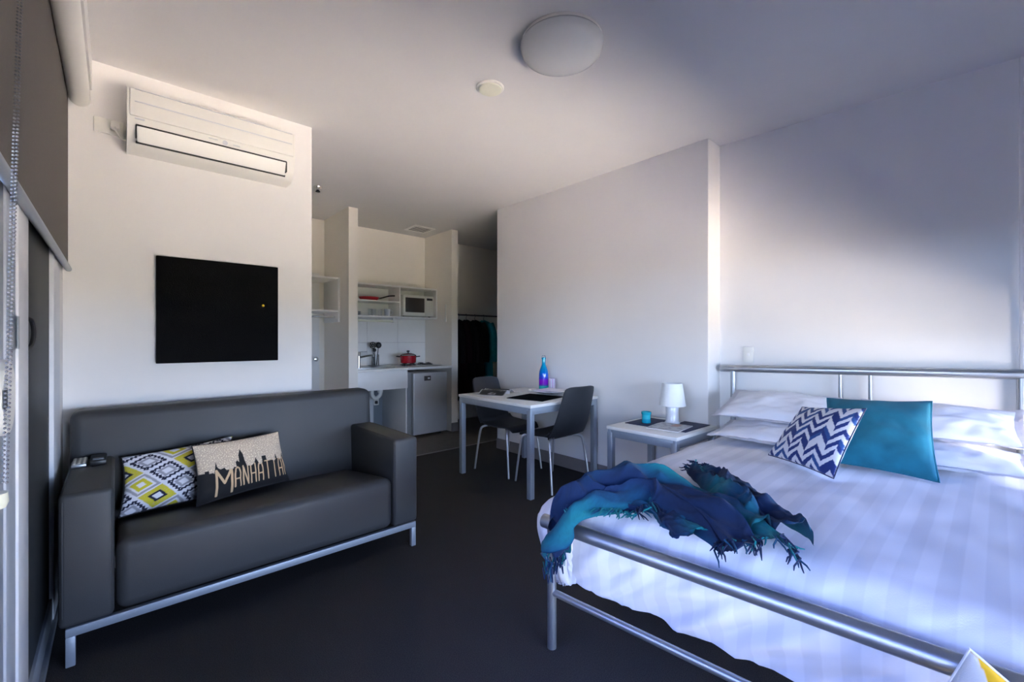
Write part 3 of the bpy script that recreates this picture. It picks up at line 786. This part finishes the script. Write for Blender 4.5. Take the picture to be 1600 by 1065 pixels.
# duvet
LX, LY, RR = 1.90, 1.36, 0.085
def duvet(u, v):
    dl, df = 0.40, 0.385
    a = -df + u * (LX - 0.30 + df); b = -dl + v * (LY + 2 * dl)
    ca = max(0.0, a); cb = min(max(0.0, b), LY)
    oa, ob = a - ca, b - cb
    d = math.hypot(oa, ob)
    z = 0.575 + 0.010 * nz(a * 3, b * 3) + 0.005 * nz(a * 8, b * 8, 3) + .014 * math.sin(min(1, max(0, a) / LX) * math.pi)
    x, y = ca, cb
    if d > 0:
        ux, uy = oa / d, ob / d
        side = max(0, -uy)
        d = min(d, 0.405)
        R_ = RR + 0.02 * side * max(0, 1 - max(0, a) / 0.9)
        q = math.pi / 2 * R_
        if d < q: out = R_ * math.sin(d / R_); dn = R_ * (1 - math.cos(d / R_))
        else: out = R_; dn = R_ + (d - q)
        s = d / 0.405
        per = b * abs(ux) + a * abs(uy)
        # slanting creases that gather towards the hem
        k1 = nz(per * 5.5 + d * 7, d * 2.2 - per * 1.5, 4.0); k2 = nz(per * 11 + d * 16, d * 4, 8.0)
        crease = (1 - abs(k1) * 3.0) * .017 + (1 - abs(k2) * 2.6) * .009
        out += (0.042 + 0.098 * side * max(0, 1 - max(0, a) / 0.9)) * math.sin(min(1, s * 1.02) * math.pi * .88) + (crease - .012) * min(1, s * 1.6) ** .9 + 0.012 * math.sin(per * 13 + 5 * nz(per * 2, 3)) * s ** 1.5
        x += ux * out; y += uy * out; z -= dn
        z += 0.014 * s * s * nz(per * 4, 9.0) + .010 * s * s * nz(per * 14, 2.0)
    return bedpt(x, y, z)
bm = NB(); slab(bm, duvet, 170, 200, 0.016)
du = obj('duvet', bm, M['sateen'], None, (2.35, 0.55, 0.4)); tag(du, 'white striped duvet draped over the bed', 'duvet')

# pillows
def pillow(label, corners, T, seed):
    corners = [(x, y, z + 0.012) for x, y, z in corners]
    o = thing('pillow', label, 'pillow', corners[0], 'white pillows at the bed head')
    bm, ed = cushion(corners, T, 44, 34, None, 0.05, 0.012, seed, power=0.5)
    obj('pillow_case', bm, M['linen'], o)
    BL, BR, TR, TL = [Vector(c) for c in corners]
    cen = (BL + BR + TR + TL) / 4
    f = NB(); n = len(ed); rows = []
    N = (BR - BL).cross(TL - BL).normalized()
    for k, s in enumerate((0.97, 1.0, 1.05, 1.10)):
        rows.append([f.verts.new(cen + (p - cen) * s + N * (0.008 * nz(i * .35 + seed, k * 1.0) * k)) for i, p in enumerate(ed)])
    for k in range(3):
        for i in range(n): f.faces.new((rows[k][i], rows[k][(i + 1) % n], rows[k + 1][(i + 1) % n], rows[k + 1][i]))
    g = bmesh.ops.solidify(f, geom=f.faces, thickness=0.005)
    obj('flange', f, M['linen'], o)
    return o
pillow('lower white pillow of the left stack at the bed head', [(2.78, 1.20, 0.635), (2.84, 0.60, 0.635), (3.24, 0.62, 0.66), (3.22, 1.24, 0.66)], 0.062, 1.3)
pillow('upper white pillow of the left stack at the bed head', [(2.93, 1.24, 0.735), (2.98, 0.64, 0.735), (3.29, 0.66, 0.865), (3.27, 1.22, 0.865)], 0.062, 2.6)
pillow('lower white pillow of the right stack at the bed head', [(2.83, 0.50, 0.635), (2.90, -0.10, 0.635), (3.32, -0.08, 0.66), (3.27, 0.52, 0.66)], 0.062, 4.1)
pillow('upper white pillow of the right stack behind the teal cushion', [(3.00, 0.50, 0.735), (3.06, -0.08, 0.735), (3.33, -0.06, 0.865), (3.29, 0.52, 0.865)], 0.065, 5.7)

tc_ = thing('cushion', 'plain teal velvet cushion propped against the bed pillows', 'cushion', (2.75, 0.40, 0.6))
bm, ed = cushion([(2.70, 0.605, 0.616), (2.695, 0.172, 0.610), (2.95, 0.215, 0.938), (2.95, 0.640, 0.912)], 0.060, 40, 40, None, 0.055, 0.006, 8.0)
obj('cover', bm, M['teal'], tc_); obj('piping', piping(ed, 0.0035), M['teal'], tc_)
BLU = (0.010, 0.030, 0.16); BL2 = (0.015, 0.07, 0.24); OFF = (0.68, 0.68, 0.72)
def chev(u, v):
    c = u * 8.5; i = math.floor(c); fx = c - i
    k = v * 7.0 + (fx - .5) * (1.0 if i % 2 == 0 else -1.0) + .37 * (i // 2) + (.5 if i % 4 > 1 else 0)
    j = math.floor(k); fk = k - j
    on = fk < 0.52
    if nz(i * 1.7, j * 2.3, 1.1) > .33: on = not on
    if not on: return OFF
    return BLU if nz(i * 3.1, j * 1.9, 7) > -.1 else BL2
bc = thing('cushion', 'navy and white geometric print cushion in front of teal cushion', 'cushion', (2.6, 0.65, 0.6))
bm, ed = cushion([(2.630, 0.835, 0.614), (2.405, 0.497, 0.612), (2.615, 0.415, 0.915), (2.80, 0.720, 0.868)], 0.055, 130, 130, chev, 0.05, 0.005, 11.0, back=OFF)
obj('cover', bm, M['print'], bc); obj('piping', piping(ed, 0.003), M['navy'], bc)
YW = (0.72, 0.42, 0.01); YH = (0.62, 0.63, 0.62)
def yell(u, v):
    a = math.sin(u * 19 + 3 * v + 4.2) + math.sin(v * 23 - u * 9 + 3.4)
    return YW if a > -.15 else YH
yc = thing('cushion', 'yellow and white patterned cushion leaning on the bed foot rail', 'cushion', (1.2, 0.03, 0.0))
bm, ed = cushion([(1.185, -0.14, 0.015), (1.295, -0.31, 0.385), (1.362, 0.040, 0.575), (1.255, 0.21, 0.20)], 0.06, 80, 80, yell, 0.035, 0.004, 14.0)
obj('cover', bm, M['print'], yc); obj('piping', piping(ed, 0.003), M['shade'], yc)

# ------------------------------------------------------------------ throw on the bed
TEAL = (0.003, 0.165, 0.175); DKB = (0.002, 0.016, 0.060); MID = (0.002, 0.058, 0.125)
def throw_col(p, s, q):
    k = nz(p.x * 5 + 2, p.y * 5, q * 2) + .45 * math.sin(q * 7.5 + s * 3.5) - .12
    c = lerp3(MID, TEAL, min(1, max(0, k * 1.7))) if k > 0 else lerp3(MID, DKB, min(1, -k * 1.9))
    g = 1 + .22 * nz(p.x * 120, p.y * 120, p.z * 120)
    return tuple(x * g for x in c)
def ridge(v): return 1 - 2 * abs(v)
def ribbon(path, wid, hgt, folds, seed, ns=130, nq=90, bias=0.0, skew=0.0):
    P = smoothpath(path, 20)
    bm = NB(); lay = bm.verts.layers.float_color.new('Col')
    n = len(P) - 1
    def f(s, q):
        x = s * n; i = min(int(x), n - 1); tt = x - i
        c = P[i].lerp(P[i + 1], tt); d = (P[min(i + 2, n)] - P[max(i - 1, 0)]); d.z = 0; d.normalize()
        sd = Vector((-d.y, d.x, 0))
        W = wid(s); Hh = hgt(s)
        lat = (q * 2 - 1)
        ph = 2 * math.pi * folds * (q + .18 * nz(s * 2.2, seed) + skew * s) + seed
        env = max(0, 1 - abs(lat) ** 3.0)
        off = lat * W * (1 + .22 * nz(s * 5, lat + seed)) + 0.022 * math.sin(ph + .8) * env
        r1 = ridge(nz(s * 4.5 + q * 2.5 + seed, q * 3.2 - s * 1.8)); r2 = ridge(nz(s * 10 + seed, q * 8 + s * 4, 2.0)); r3 = nz(s * 16, q * 14 + seed)
        z = env * Hh * (0.42 + .20 * math.cos(ph) + .34 * r1 + .16 * r2 + .10 * r3) + 0.004 + 0.004 * nz(s * 20, q * 20)
        along = d * (0.018 * math.sin(ph * .7 + s * 6) + .025 * nz(q * 6, s * 5 + seed))
        return c + sd * off + along + Vector((0, 0, max(z, 0.002)))
    V = grid(bm, f, ns, nq)
    for i in range(ns + 1):
        for j in range(nq + 1): V[i][j][lay] = (*throw_col(V[i][j].co, i / ns, j / nq + bias), 1)
    return bm, f
def fringe(bm, f, s_end, dirs, n, ln, lay, drop=0.0, colr=DKB):
    for k in range(n):
        q = (k + random.uniform(.1, .9)) / n
        p = f(s_end, q); e = Vector(dirs)
        st = len(bm.verts)
        w1_ = Vector((random.uniform(-.012, .012), random.uniform(-.012, .012), 0.005 - drop * .35))
        w2_ = Vector((random.uniform(-.02, .02), random.uniform(-.02, .02), -0.002 - drop * .7))
        L_ = ln * random.uniform(.7, 1.2)
        q3 = p + e * L_ + w2_ * 1.3; q3.z = max(q3.z, .4 if drop or e.z < -.5 else .610)
        tube(bm, [p, p + e * L_ * .35 + w1_, p + e * L_ * .7 + w2_, q3], [.0024, .0030, .0026, .0014], 5)
        bm.verts.ensure_lookup_table()
        cc = colr if random.random() < .6 else (MID if random.random() < .6 else TEAL)
        for v in bm.verts[st:]: v[lay] = (*cc, 1)
th = thing('throw_blanket', 'crumpled teal and blue fringed throw on the bed corner', 'throw', (1.5, 0.8, 0.59))
ZB = 0.608
pathA = [(1.248, 1.130, 0.405), (1.250, 1.125, 0.50), (1.285, 1.112, 0.560), (1.355, 1.085, 0.585), (1.45, 1.03, 0.60), (1.56, 0.945, ZB), (1.585, 0.84, ZB), (1.53, 0.68, ZB), (1.45, 0.55, ZB), (1.385, 0.455, ZB)]
bmA, fA = ribbon(pathA, lambda s: 0.038 + 0.100 * math.sin(min(1, s * 1.1 + .05) * math.pi * .72), lambda s: 0.02 + .104 * math.sin(min(1, max(0, s * 1.12 - .03)) * math.pi * .86) ** .9, 2.6, 1.0, skew=.35)
obj('cloth', bmA, M['throw'], th)
pathB = [(2.05, 0.95, ZB), (1.93, 0.84, ZB), (1.78, 0.70, ZB), (1.64, 0.56, ZB), (1.50, 0.44, ZB)]
bmB, fB = ribbon(pathB, lambda s: 0.055 + .045 * s, lambda s: 0.04 + .06 * math.sin(min(1, s * 1.2) * math.pi * .6), 1.8, 4.0, 90, 60, bias=.55)
obj('cloth', bmB, M['throw'], th)
pathC = [(1.350, 1.125, 0.572), (1.40, 1.05, ZB), (1.44, 0.96, ZB), (1.46, 0.86, ZB)]
bmC, fC = ribbon(pathC, lambda s: 0.065 + .02 * math.sin(s * 3), lambda s: 0.035, 1.4, 7.0, 60, 40, bias=.1)
obj('cloth', bmC, M['throw'], th)
pathD = [(1.50, 0.80, ZB), (1.42, 0.72, ZB), (1.37, 0.64, ZB)]
bmD, fD = ribbon(pathD, lambda s: 0.07, lambda s: 0.03, 1.2, 9.0, 40, 40, bias=.1)
obj('cloth', bmD, M['throw'], th)
fb = NB(); lay = fb.verts.layers.float_color.new('Col')
fringe(fb, fA, 0.0, (-.12, 0.05, -1), 30, 0.075, lay, .01)
fringe(fb, lambda s_, q: fA(0.93 + .07 * q, q), 0, (-.80, -.25, -.05), 46, 0.085, lay)
fringe(fb, lambda s_, q: fA(0.86 + .12 * q, 0.98), 0, (.3, -.5, -.1), 14, 0.04, lay)
fringe(fb, fB, 0.0, (.55, .75, 0), 40, 0.06, lay)
fringe(fb, lambda s_, q: fC(q, 0.03), 0, (-.85, -.25, -.10), 44, 0.06, lay, colr=TEAL)
fringe(fb, lambda s_, q: fA(0.40 + q * .10, 0.97), 0, (-.9, -.2, -.05), 26, 0.10, lay)
fringe(fb, lambda s_, q: fC(.9 + .1 * q, .2 + .7 * q), 0, (-.75, -.6, -.02), 26, 0.075, lay)
o = obj('fringe', fb, M['throw'], th); o['kind'] = 'stuff'

# ------------------------------------------------------------------ kitchenette
kt = thing('sink_cabinet', 'white open sink cabinet under the kitchenette worktop', 'cabinet', (2.36, 5.2, 0))
obj('apron_panel', B(2.04, 2.70, 4.925, 4.943, 0.635, 0.858, r=0.002), M['whitegloss'], kt)
obj('side_panel', B(2.685, 2.703, 4.945, 5.60, 0.0, 0.858, r=0.002), M['whitegloss'], kt)
obj('back_panel', B(2.04, 2.685, 5.59, 5.605, 0.0, 0.858), mat('shaded_board', (0.20, 0.23, 0.26), 0.6, var=.02), kt)  # shade under the sink is put into this dark grey-blue colour
obj('pipe_cover', B(2.36, 2.50, 5.46, 5.585, 0.0, 0.56, r=0.004), M['grey'], kt)
tr = NB(); tube(tr, smoothpath([(2.36, 5.20, 0.85), (2.36, 5.20, 0.62), (2.365, 5.20, 0.545), (2.41, 5.20, 0.505), (2.465, 5.20, 0.545), (2.47, 5.20, 0.61), (2.50, 5.25, 0.64), (2.54, 5.45, 0.64), (2.54, 5.58, 0.64)], 6), 0.024, 14)
lathe(tr, [(.0, 0), (.034, 0), (.034, .03), (0, .03)], (2.36, 5.20, 0.615), 14); lathe(tr, [(.0, 0), (.034, 0), (.034, .03), (0, .03)], (2.468, 5.20, 0.575), 14)
obj('drain_pipe', tr, M['plastic'], kt)
so_ = thing('power_outlet', 'small dark plug and outlet under the kitchenette sink', 'outlet', (2.48, 5.58, 0.42))
obj('plate', B(2.56, 2.63, 5.578, 5.5895, 0.36, 0.45, r=0.003), M['plastic'], so_)
obj('plug', B(2.568, 2.60, 5.545, 5.579, 0.38, 0.42, r=0.005), M['black'], so_)
wt = obj('worktop', B(2.036, 3.359, 4.90, 5.612, 0.860, 0.890, r=0.004), M['tabletop'], None, (2.7, 5.25, 0.86)); tag(wt, 'white kitchenette worktop with sink and hob', 'worktop')
# splashback tiles
spb = thing('splashback', 'white tiled splashback above the worktop', 'splashback', (2.7, 5.615, 0.89))
obj('backing', B(2.036, 3.359, 5.612, 5.6195, 0.892, 1.52), M['skirting'], spb)
tw = (3.359 - 2.036) / 3
for r_, (z0, z1) in enumerate(((0.893, 1.195), (1.197, 1.52))):
    for c_i in range(3):
        obj('tile', B(2.036 + tw * c_i + .001, 2.036 + tw * (c_i + 1) - .001, 5.606, 5.614, z0, z1, r=0.0015, seg=1), M['tile'], spb)
sk = thing('sink', 'shallow stainless sink set in the kitchenette worktop', 'sink', (2.32, 5.2, 0.89))
f = NB(); box(f, 2.09, 2.56, 4.98, 5.00, 0.8905, 0.900, r=.002); box(f, 2.09, 2.56, 5.44, 5.46, 0.8905, 0.900, r=.002); box(f, 2.09, 2.11, 5.00, 5.44, 0.8905, 0.900, r=.002); box(f, 2.54, 2.56, 5.00, 5.44, 0.8905, 0.900, r=.002)
obj('rim', f, M['steel'], sk); obj('basin', B(2.11, 2.54, 5.00, 5.44, 0.8905, 0.893), M['steel'], sk)
fc = thing('faucet', 'chrome mixer tap with flat spout beside the sink', 'faucet', (2.125, 5.04, 0.893))
t = NB(); lathe(t, [(0, 0), (.024, 0), (.024, .006), (.017, .01), (.017, .135), (.019, .137), (.019, .185), (.015, .19), (0, .19)], (2.125, 5.04, 0.900), 20); obj('body', t, M['chrome'], fc)
t = NB(); tube(t, smoothpath([(2.125, 5.04, 1.025), (2.20, 5.08, 1.035), (2.30, 5.13, 1.045), (2.355, 5.16, 1.045), (2.362, 5.164, 1.03)], 5), 0.012, 10); obj('spout', t, M['chrome'], fc)
obj('lever', B(2.12, 2.22, 5.032, 5.05, 1.090, 1.097, r=.002), M['chrome'], fc)

uh = thing('utensil_holder', 'clear glass jar holding black utensils by the sink', 'jar', (2.50, 5.45, 0.893))
t = NB(); lathe(t, [(0, 0), (.042, 0), (.045, .005), (.045, .15), (.042, .15), (.041, .008), (0, .008)], (2.545, 5.50, 0.8905), 22); obj('jar', t, M['clear'], uh)
def spoon(label, name, p0, p1, r_, slotted):
    o = thing(name, label, 'utensil', p0)
    t = NB(); tube(t, [p0, p1], [.008, .005], 8); obj('handle', t, M['black'], o)
    p0, p1 = Vector(p0), Vector(p1); d = (p1 - p0).normalized()
    sx = Vector((1, -.45, 0)); sx = (sx - d * sx.dot(d)).normalized(); nn = d.cross(sx)
    hd = NB()
    if slotted:
        c = p1 + d * r_ * .9
        for (r0) in (r_, r_ * .45):
            tube(hd, [c + d * (r0 * 1.1 * math.cos(a * math.pi / 12)) + sx * (r0 * math.sin(a * math.pi / 12)) for a in range(25)], r_ * .17, 6)
        for a in (-.6, 0, .6): tube(hd, [c - d * r_ + sx * a * r_, c + d * r_ + sx * a * r_], r_ * .12, 6)
    else:
        c = p1 + d * r_ * .9
        def sf(u, v):
            th_ = u * 2 * math.pi; rr = v
            return c + d * (math.cos(th_) * rr * r_ * 1.1) + sx * (math.sin(th_) * rr * r_) + nn * (.35 * r_ * rr * rr)
        slab(hd, sf, 20, 6, .004)
    obj('head', hd, M['black'], o)
spoon('black slotted spoon standing in the utensil jar', 'slotted_spoon', (2.525, 5.50, 0.90), (2.510, 5.50, 1.13), .036, True)
spoon('black ladle standing in the utensil jar', 'ladle', (2.555, 5.490, 0.90), (2.578, 5.488, 1.13), .037, False)
spoon('black spatula handle standing in the utensil jar', 'spatula', (2.545, 5.525, 0.90), (2.547, 5.530, 1.08), .02, False)

hb = thing('hob', 'two burner gas hob on the worktop under the red pot', 'hob', (3.0, 5.25, 0.89))
obj('plate', B(2.72, 3.26, 5.02, 5.42, 0.8905, 0.898, r=.003), M['steel'], hb)
for (x, y) in ((2.88, 5.24), (3.13, 5.24)):
    t = NB(); lathe(t, [(0, 0), (.045, 0), (.045, .010), (.03, .014), (0, .014)], (x, y, 0.898), 20); obj('burner', t, M['black'], hb)
    g = NB()
    for k in range(4):
        a = k * math.pi / 2 + .4
        ca, sa = math.cos(a), math.sin(a)
        tube(g, [(x + ca * .105, y + sa * .105, .899), (x + ca * .10, y + sa * .10, .921), (x + ca * .03, y + sa * .03, .921)], .004, 6)
    tube(g, [(x + .105 * math.cos(i * math.pi / 10), y + .105 * math.sin(i * math.pi / 10), .905) for i in range(21)], .004, 6)
    obj('trivet', g, M['black'], hb)
for i in range(2):
    t = NB(); lathe(t, [(0, 0), (.020, 0), (.018, .022), (.0, .022)], (2.76 + i * .0, 5.08 + i * .07, 0.898), 16); obj('knob', t, M['black'], hb)
pt = thing('cooking_pot', 'red cooking pot with black handles on the hob', 'pot', (2.88, 5.24, 0.926))
P0 = (2.88, 5.24, 0.9255)
t = NB(); lathe(t, [(0, 0), (.088, 0), (.100, .008), (.104, .03), (.108, .098), (.104, .100), (0, .100)], P0, 32); obj('body', t, M['red'], pt)
t = NB(); lathe(t, [(0, .1), (.105, .1), (.104, .106), (.08, .122), (.04, .132), (0, .134)], P0, 32); obj('lid', t, M['clear'], pt)
t = NB(); lathe(t, [(0, .133), (.010, .133), (.009, .145), (.02, .152), (.021, .163), (.012, .168), (0, .168)], P0, 18); obj('lid_knob', t, M['black'], pt)
for sx in (-1, 1):
    d = Vector((.80, -.6, 0)) * sx; q = Vector((.6, .8, 0))
    t = NB(); tube(t, smoothpath([Vector(P0) + d * .103 - q * .03 + Vector((0, 0, .085)), Vector(P0) + d * .145 - q * .022 + Vector((0, 0, .09)), Vector(P0) + d * .15 + Vector((0, 0, .09)), Vector(P0) + d * .145 + q * .022 + Vector((0, 0, .09)), Vector(P0) + d * .103 + q * .03 + Vector((0, 0, .085))], 4), .007, 8); obj('handle', t, M['black'], pt)

fg = thing('fridge', 'silver white bar fridge under the worktop', 'fridge', (3.0, 5.15, 0))
obj('body', B(2.765, 3.245, 4.94, 5.45, 0.03, 0.815, r=.006), M['grey'], fg)
fd = obj('door', B(2.755, 3.25, 4.875, 4.935, 0.04, 0.815, r=.010, seg=3), mat('satin_fridge_door', (0.52, 0.54, 0.57), 0.38, metal=0.3, var=.01), fg)
obj('badge', B(2.905, 3.00, 4.870, 4.876, 0.715, 0.775, r=.002), M['bulb'], fd)
obj('badge_emblem', B(2.955, 2.985, 4.8685, 4.871, 0.735, 0.755), M['grey'], fd)
for x in (2.79, 3.20):
    for y in (4.97, 5.40):
        t = NB(); lathe(t, [(0, 0), (.018, 0), (.018, .032), (0, .032)], (x, y, 0), 12); obj('foot', t, M['black'], fg)

# wall shelf unit
ws = thing('wall_shelf', 'white open wall shelf unit holding microwave and crockery', 'shelf', (2.7, 5.45, 1.52))
X0, X1, Y0, Y1 = 2.037, 3.357, 5.28, 5.605
obj('top_board', B(X0, X1, Y0, Y1, 1.925, 1.945, r=.001), M['whitegloss'], ws)
obj('bottom_board', B(X0, X1, Y0, Y1, 1.522, 1.542, r=.001), M['whitegloss'], ws)
obj('side_board', B(X1 - .02, X1, Y0, Y1, 1.542, 1.925, r=.001), M['whitegloss'], ws)
obj('side_board', B(X0, X0 + .02, Y0, Y1, 1.542, 1.925, r=.001), M['whitegloss'], ws)
obj('divider', B(2.775, 2.793, Y0, Y1, 1.542, 1.925, r=.001), M['whitegloss'], ws)
obj('shelf_board', B(X0 + .02, 2.775, Y0, Y1, 1.720, 1.738, r=.001), M['whitegloss'], ws)
obj('back_board', B(X0 + .02, X1 - .02, Y1 - .006, Y1, 1.542, 1.925), M['plastic'], ws)
ul = thing('strip_light', 'slim white strip light under the wall shelf', 'light', (2.5, 5.4, 1.52))
t = NB(); tube(t, [(2.22, 5.33, 1.478), (2.72, 5.33, 1.478)], .016, 14); obj('tube_cover', t, M['cream'], ul)
for x in (2.19, 2.70): obj('bracket', B(x, x + .03, 5.31, 5.35, 1.46, 1.5215, r=.002), M['plastic'], ul)
mw = thing('microwave', 'white microwave oven in the right bay of the wall shelf', 'microwave', (3.06, 5.45, 1.543))
obj('body', B(2.83, 3.30, 5.30, 5.585, 1.556, 1.835, r=.006), M['plastic'], mw)
md = obj('door', B(2.832, 3.165, 5.280, 5.300, 1.558, 1.833, r=.005), M['plastic'], mw)
obj('door_window', B(2.862, 3.150, 5.276, 5.281, 1.605, 1.800, r=.004), M['black'], md)
cp = obj('control_panel', B(3.167, 3.298, 5.282, 5.300, 1.558, 1.833, r=.004), M['plastic'], mw)
obj('display', B(3.188, 3.278, 5.279, 5.283, 1.775, 1.805, r=.001), M['black'], cp)
for i in range(4):
    for j in range(3): obj('button', B(3.19 + j * .031, 3.213 + j * .031, 5.280, 5.2825, 1.735 - i * .036, 1.752 - i * .036, r=.001), M['whitegloss'], cp)
for x in (2.86, 3.26):
    obj('foot', B(x, x + .02, 5.34, 5.36, 1.5425, 1.557), M['black'], mw); 
pn = thing('frying_pan', 'red frying pan with black handle on the upper shelf', 'pan', (2.42, 5.44, 1.739))
t = NB(); lathe(t, [(0, 0), (.09, 0), (.10, .006), (.122, .042), (.119, .044), (.097, .010), (0, .008)], (2.42, 5.42, 1.7385), 32, (1.1, .95)); obj('body', t, M['red'], pn)
t = NB(); tube(t, smoothpath([(2.545, 5.41, 1.772), (2.60, 5.405, 1.785), (2.68, 5.40, 1.81), (2.765, 5.395, 1.820)], 4), [.006] * 2 + [.009] * 11, 8); obj('handle', t, M['black'], pn)
def cup(name, label, cat, c, prof, m=None, handle=False, grp=None):
    o = thing(name, label, cat, c, grp)
    t = NB(); lathe(t, prof, c, 24); obj('bowl' if cat != 'mug' else 'cup', t, m or M['ceramic'], o)
    if handle:
        t = NB(); tube(t, smoothpath([(c[0] + .036, c[1] - .008, c[2] + .075), (c[0] + .066, c[1] - .015, c[2] + .07), (c[0] + .066, c[1] - .015, c[2] + .035), (c[0] + .034, c[1] - .008, c[2] + .022)], 4), .005, 8); obj('handle', t, m or M['ceramic'], o)
    return o
cup('mug', 'white mug with handle on the lower shelf', 'mug', (2.66, 5.40, 1.5425), [(0, 0), (.030, 0), (.032, .004), (.042, .095), (.038, .095), (.028, .008), (0, .008)], handle=True)
DP = [(0, 0), (.06, 0), (.11, .012), (.108, .016), (.058, .005), (0, .005)]
for i in range(4):
    cup('dinner_plate', ['lowest white plate of the stack on the lower shelf', 'second white plate from the bottom of the shelf stack', 'third white plate from the bottom of the shelf stack', 'topmost white plate of the stack on the lower shelf'][i], 'plate', (2.20, 5.43, 1.5425 + i * .0115), DP, grp='plates on the lower shelf')
BP = [(0, 0), (.035, 0), (.065, .045), (.062, .045), (.033, .006), (0, .006)]
cup('bowl', 'white bowl sitting on the plate stack on lower shelf', 'bowl', (2.20, 5.43, 1.5905), BP)
TP = [(0, 0), (.026, 0), (.032, .09), (.030, .09), (.024, .006), (0, .006)]
cup('tumbler', 'clear tumbler nearest the plates on the lower shelf', 'glass', (2.43, 5.40, 1.5425), TP, M['tumbler'])
cup('tumbler', 'clear tumbler between the others on the lower shelf', 'glass', (2.50, 5.46, 1.5425), TP, M['tumbler'])
cup('tumbler', 'clear tumbler beside the white mug on the lower shelf', 'glass', (2.55, 5.38, 1.5425), TP, M['tumbler'])
wb = thing('wall_bar', 'slim white vertical bar on the right kitchenette partition', 'handle', (3.36, 5.08, 1.62))
obj('bar', B(3.337, 3.352, 5.045, 5.065, 1.48, 1.72, r=.003), M['plastic'], wb)
obj('bracket', B(3.351, 3.3595, 5.047, 5.063, 1.50, 1.515), M['plastic'], wb); obj('bracket', B(3.351, 3.3595, 5.047, 5.063, 1.69, 1.705), M['plastic'], wb)

# wardrobe shelf left of the partition
wd = thing('wardrobe_shelf', 'white open shelf with hanging rail left of the kitchenette', 'shelf', (1.7, 5.3, 1.45))
obj('top_board', B(1.30, 1.905, 5.10, 5.57, 1.935, 1.953, r=.001), M['whitegloss'], wd)
obj('bottom_board', B(1.30, 1.905, 5.10, 5.57, 1.555, 1.573, r=.001), M['whitegloss'], wd)
obj('side_board', B(1.907, 1.927, 5.10, 5.57, 1.44, 1.953, r=.001), M['whitegloss'], wd)
obj('side_board', B(1.28, 1.30, 5.10, 5.57, 1.44, 1.953, r=.001), M['whitegloss'], wd)
t = NB(); tube(t, [(1.30, 5.20, 1.50), (1.907, 5.20, 1.50)], .0125, 12); obj('hanging_rail', t, M['chrome'], wd)

# ------------------------------------------------------------------ hallway clothes
hr = thing('clothes_rail', 'thin dark clothes rail across the hallway', 'rail', (4.2, 5.3, 1.6))
t = NB(); tube(t, [(3.461, 5.30, 1.60), (4.999, 5.30, 1.60)], .011, 10); obj('rail_tube', t, M['bulb'], hr)
for x in (3.461, 4.99):
    t = B(x, x + .008, 5.275, 5.325, 1.575, 1.625, r=.002); obj('end_bracket', t, M['bulb'], hr)
def garment(label, cat, x, length, wid, dep, m, seed, name='coat'):
    o = thing(name, label, cat, (x, 5.3, 1.60), 'clothes hung in the hallway')
    t = NB(); n = 36; prev = None; zt = 1.525
    rows = [(0, .10, .5), (.015, .35, .7), (.04, .72, .85), (.08, .95, .95), (.16, 1.0, 1.0), (.35, .96, 1.0), (.6, .98, 1.05), (.85, 1.04, 1.1), (1.0, 1.06, 1.1)]
    for fz, fw, fd_ in rows:
        rg = []
        for i in range(n):
            a = 2 * math.pi * i / n
            wv = 1 + .10 * math.sin(a * 7 + seed) * min(1, fz * 2) + .06 * nz(a * 2, fz * 3, seed)
            rg.append(t.verts.new((x + dep * fd_ * math.cos(a) * wv, 5.3 + wid * fw * math.sin(a), zt - fz * length + .01 * math.sin(a * 3))))
        if prev:
            for k in range(n): t.faces.new((prev[k], prev[(k + 1) % n], rg[(k + 1) % n], rg[k]))
        else: t.faces.new(rg)
        prev = rg
    t.faces.new(prev)
    obj('garment_body', t, m, o)
    s2 = NB()
    for sg in (-1, 1):
        tube(s2, smoothpath([(x, 5.3 + sg * wid * .80, zt - .05), (x + .02, 5.3 + sg * wid * 1.02, zt - .2), (x + .03, 5.3 + sg * wid * 1.08, zt - .45), (x + .03, 5.3 + sg * wid * 1.05, zt - .62)], 5), [.05] * 8 + [.045] * 8, 12)
    obj('sleeve', s2, m, o)
    hk = NB(); tube(hk, smoothpath([(x, 5.3, zt - .01), (x, 5.3, 1.57), (x, 5.285, 1.585), (x, 5.284, 1.605), (x, 5.30, 1.617), (x, 5.315, 1.605)], 4), .003, 6)
    tube(hk, [(x, 5.3 - wid * .8, zt - .05), (x, 5.3, zt), (x, 5.3 + wid * .8, zt - .05)], .006, 6)
    obj('hanger', hk, M['bulb'], o)
garment('black coat hanging nearest the kitchen partition', 'coat', 3.60, 1.15, .22, .055, M['darkcloth'], 1)
garment('dark wine coat hanging second on the hallway rail', 'coat', 3.73, 1.10, .21, .055, M['winecloth'], 2)
garment('black coat hanging third on the hallway rail', 'coat', 3.87, 1.20, .22, .06, M['darkcloth'], 3)
garment('black coat hanging beside the teal garment', 'coat', 4.03, 1.10, .22, .06, M['darkcloth'], 4)
garment('teal garment hanging at the right end of the hallway rail', 'garment', 4.20, 1.0, .21, .055, M['tealcloth'], 5, 'jacket')
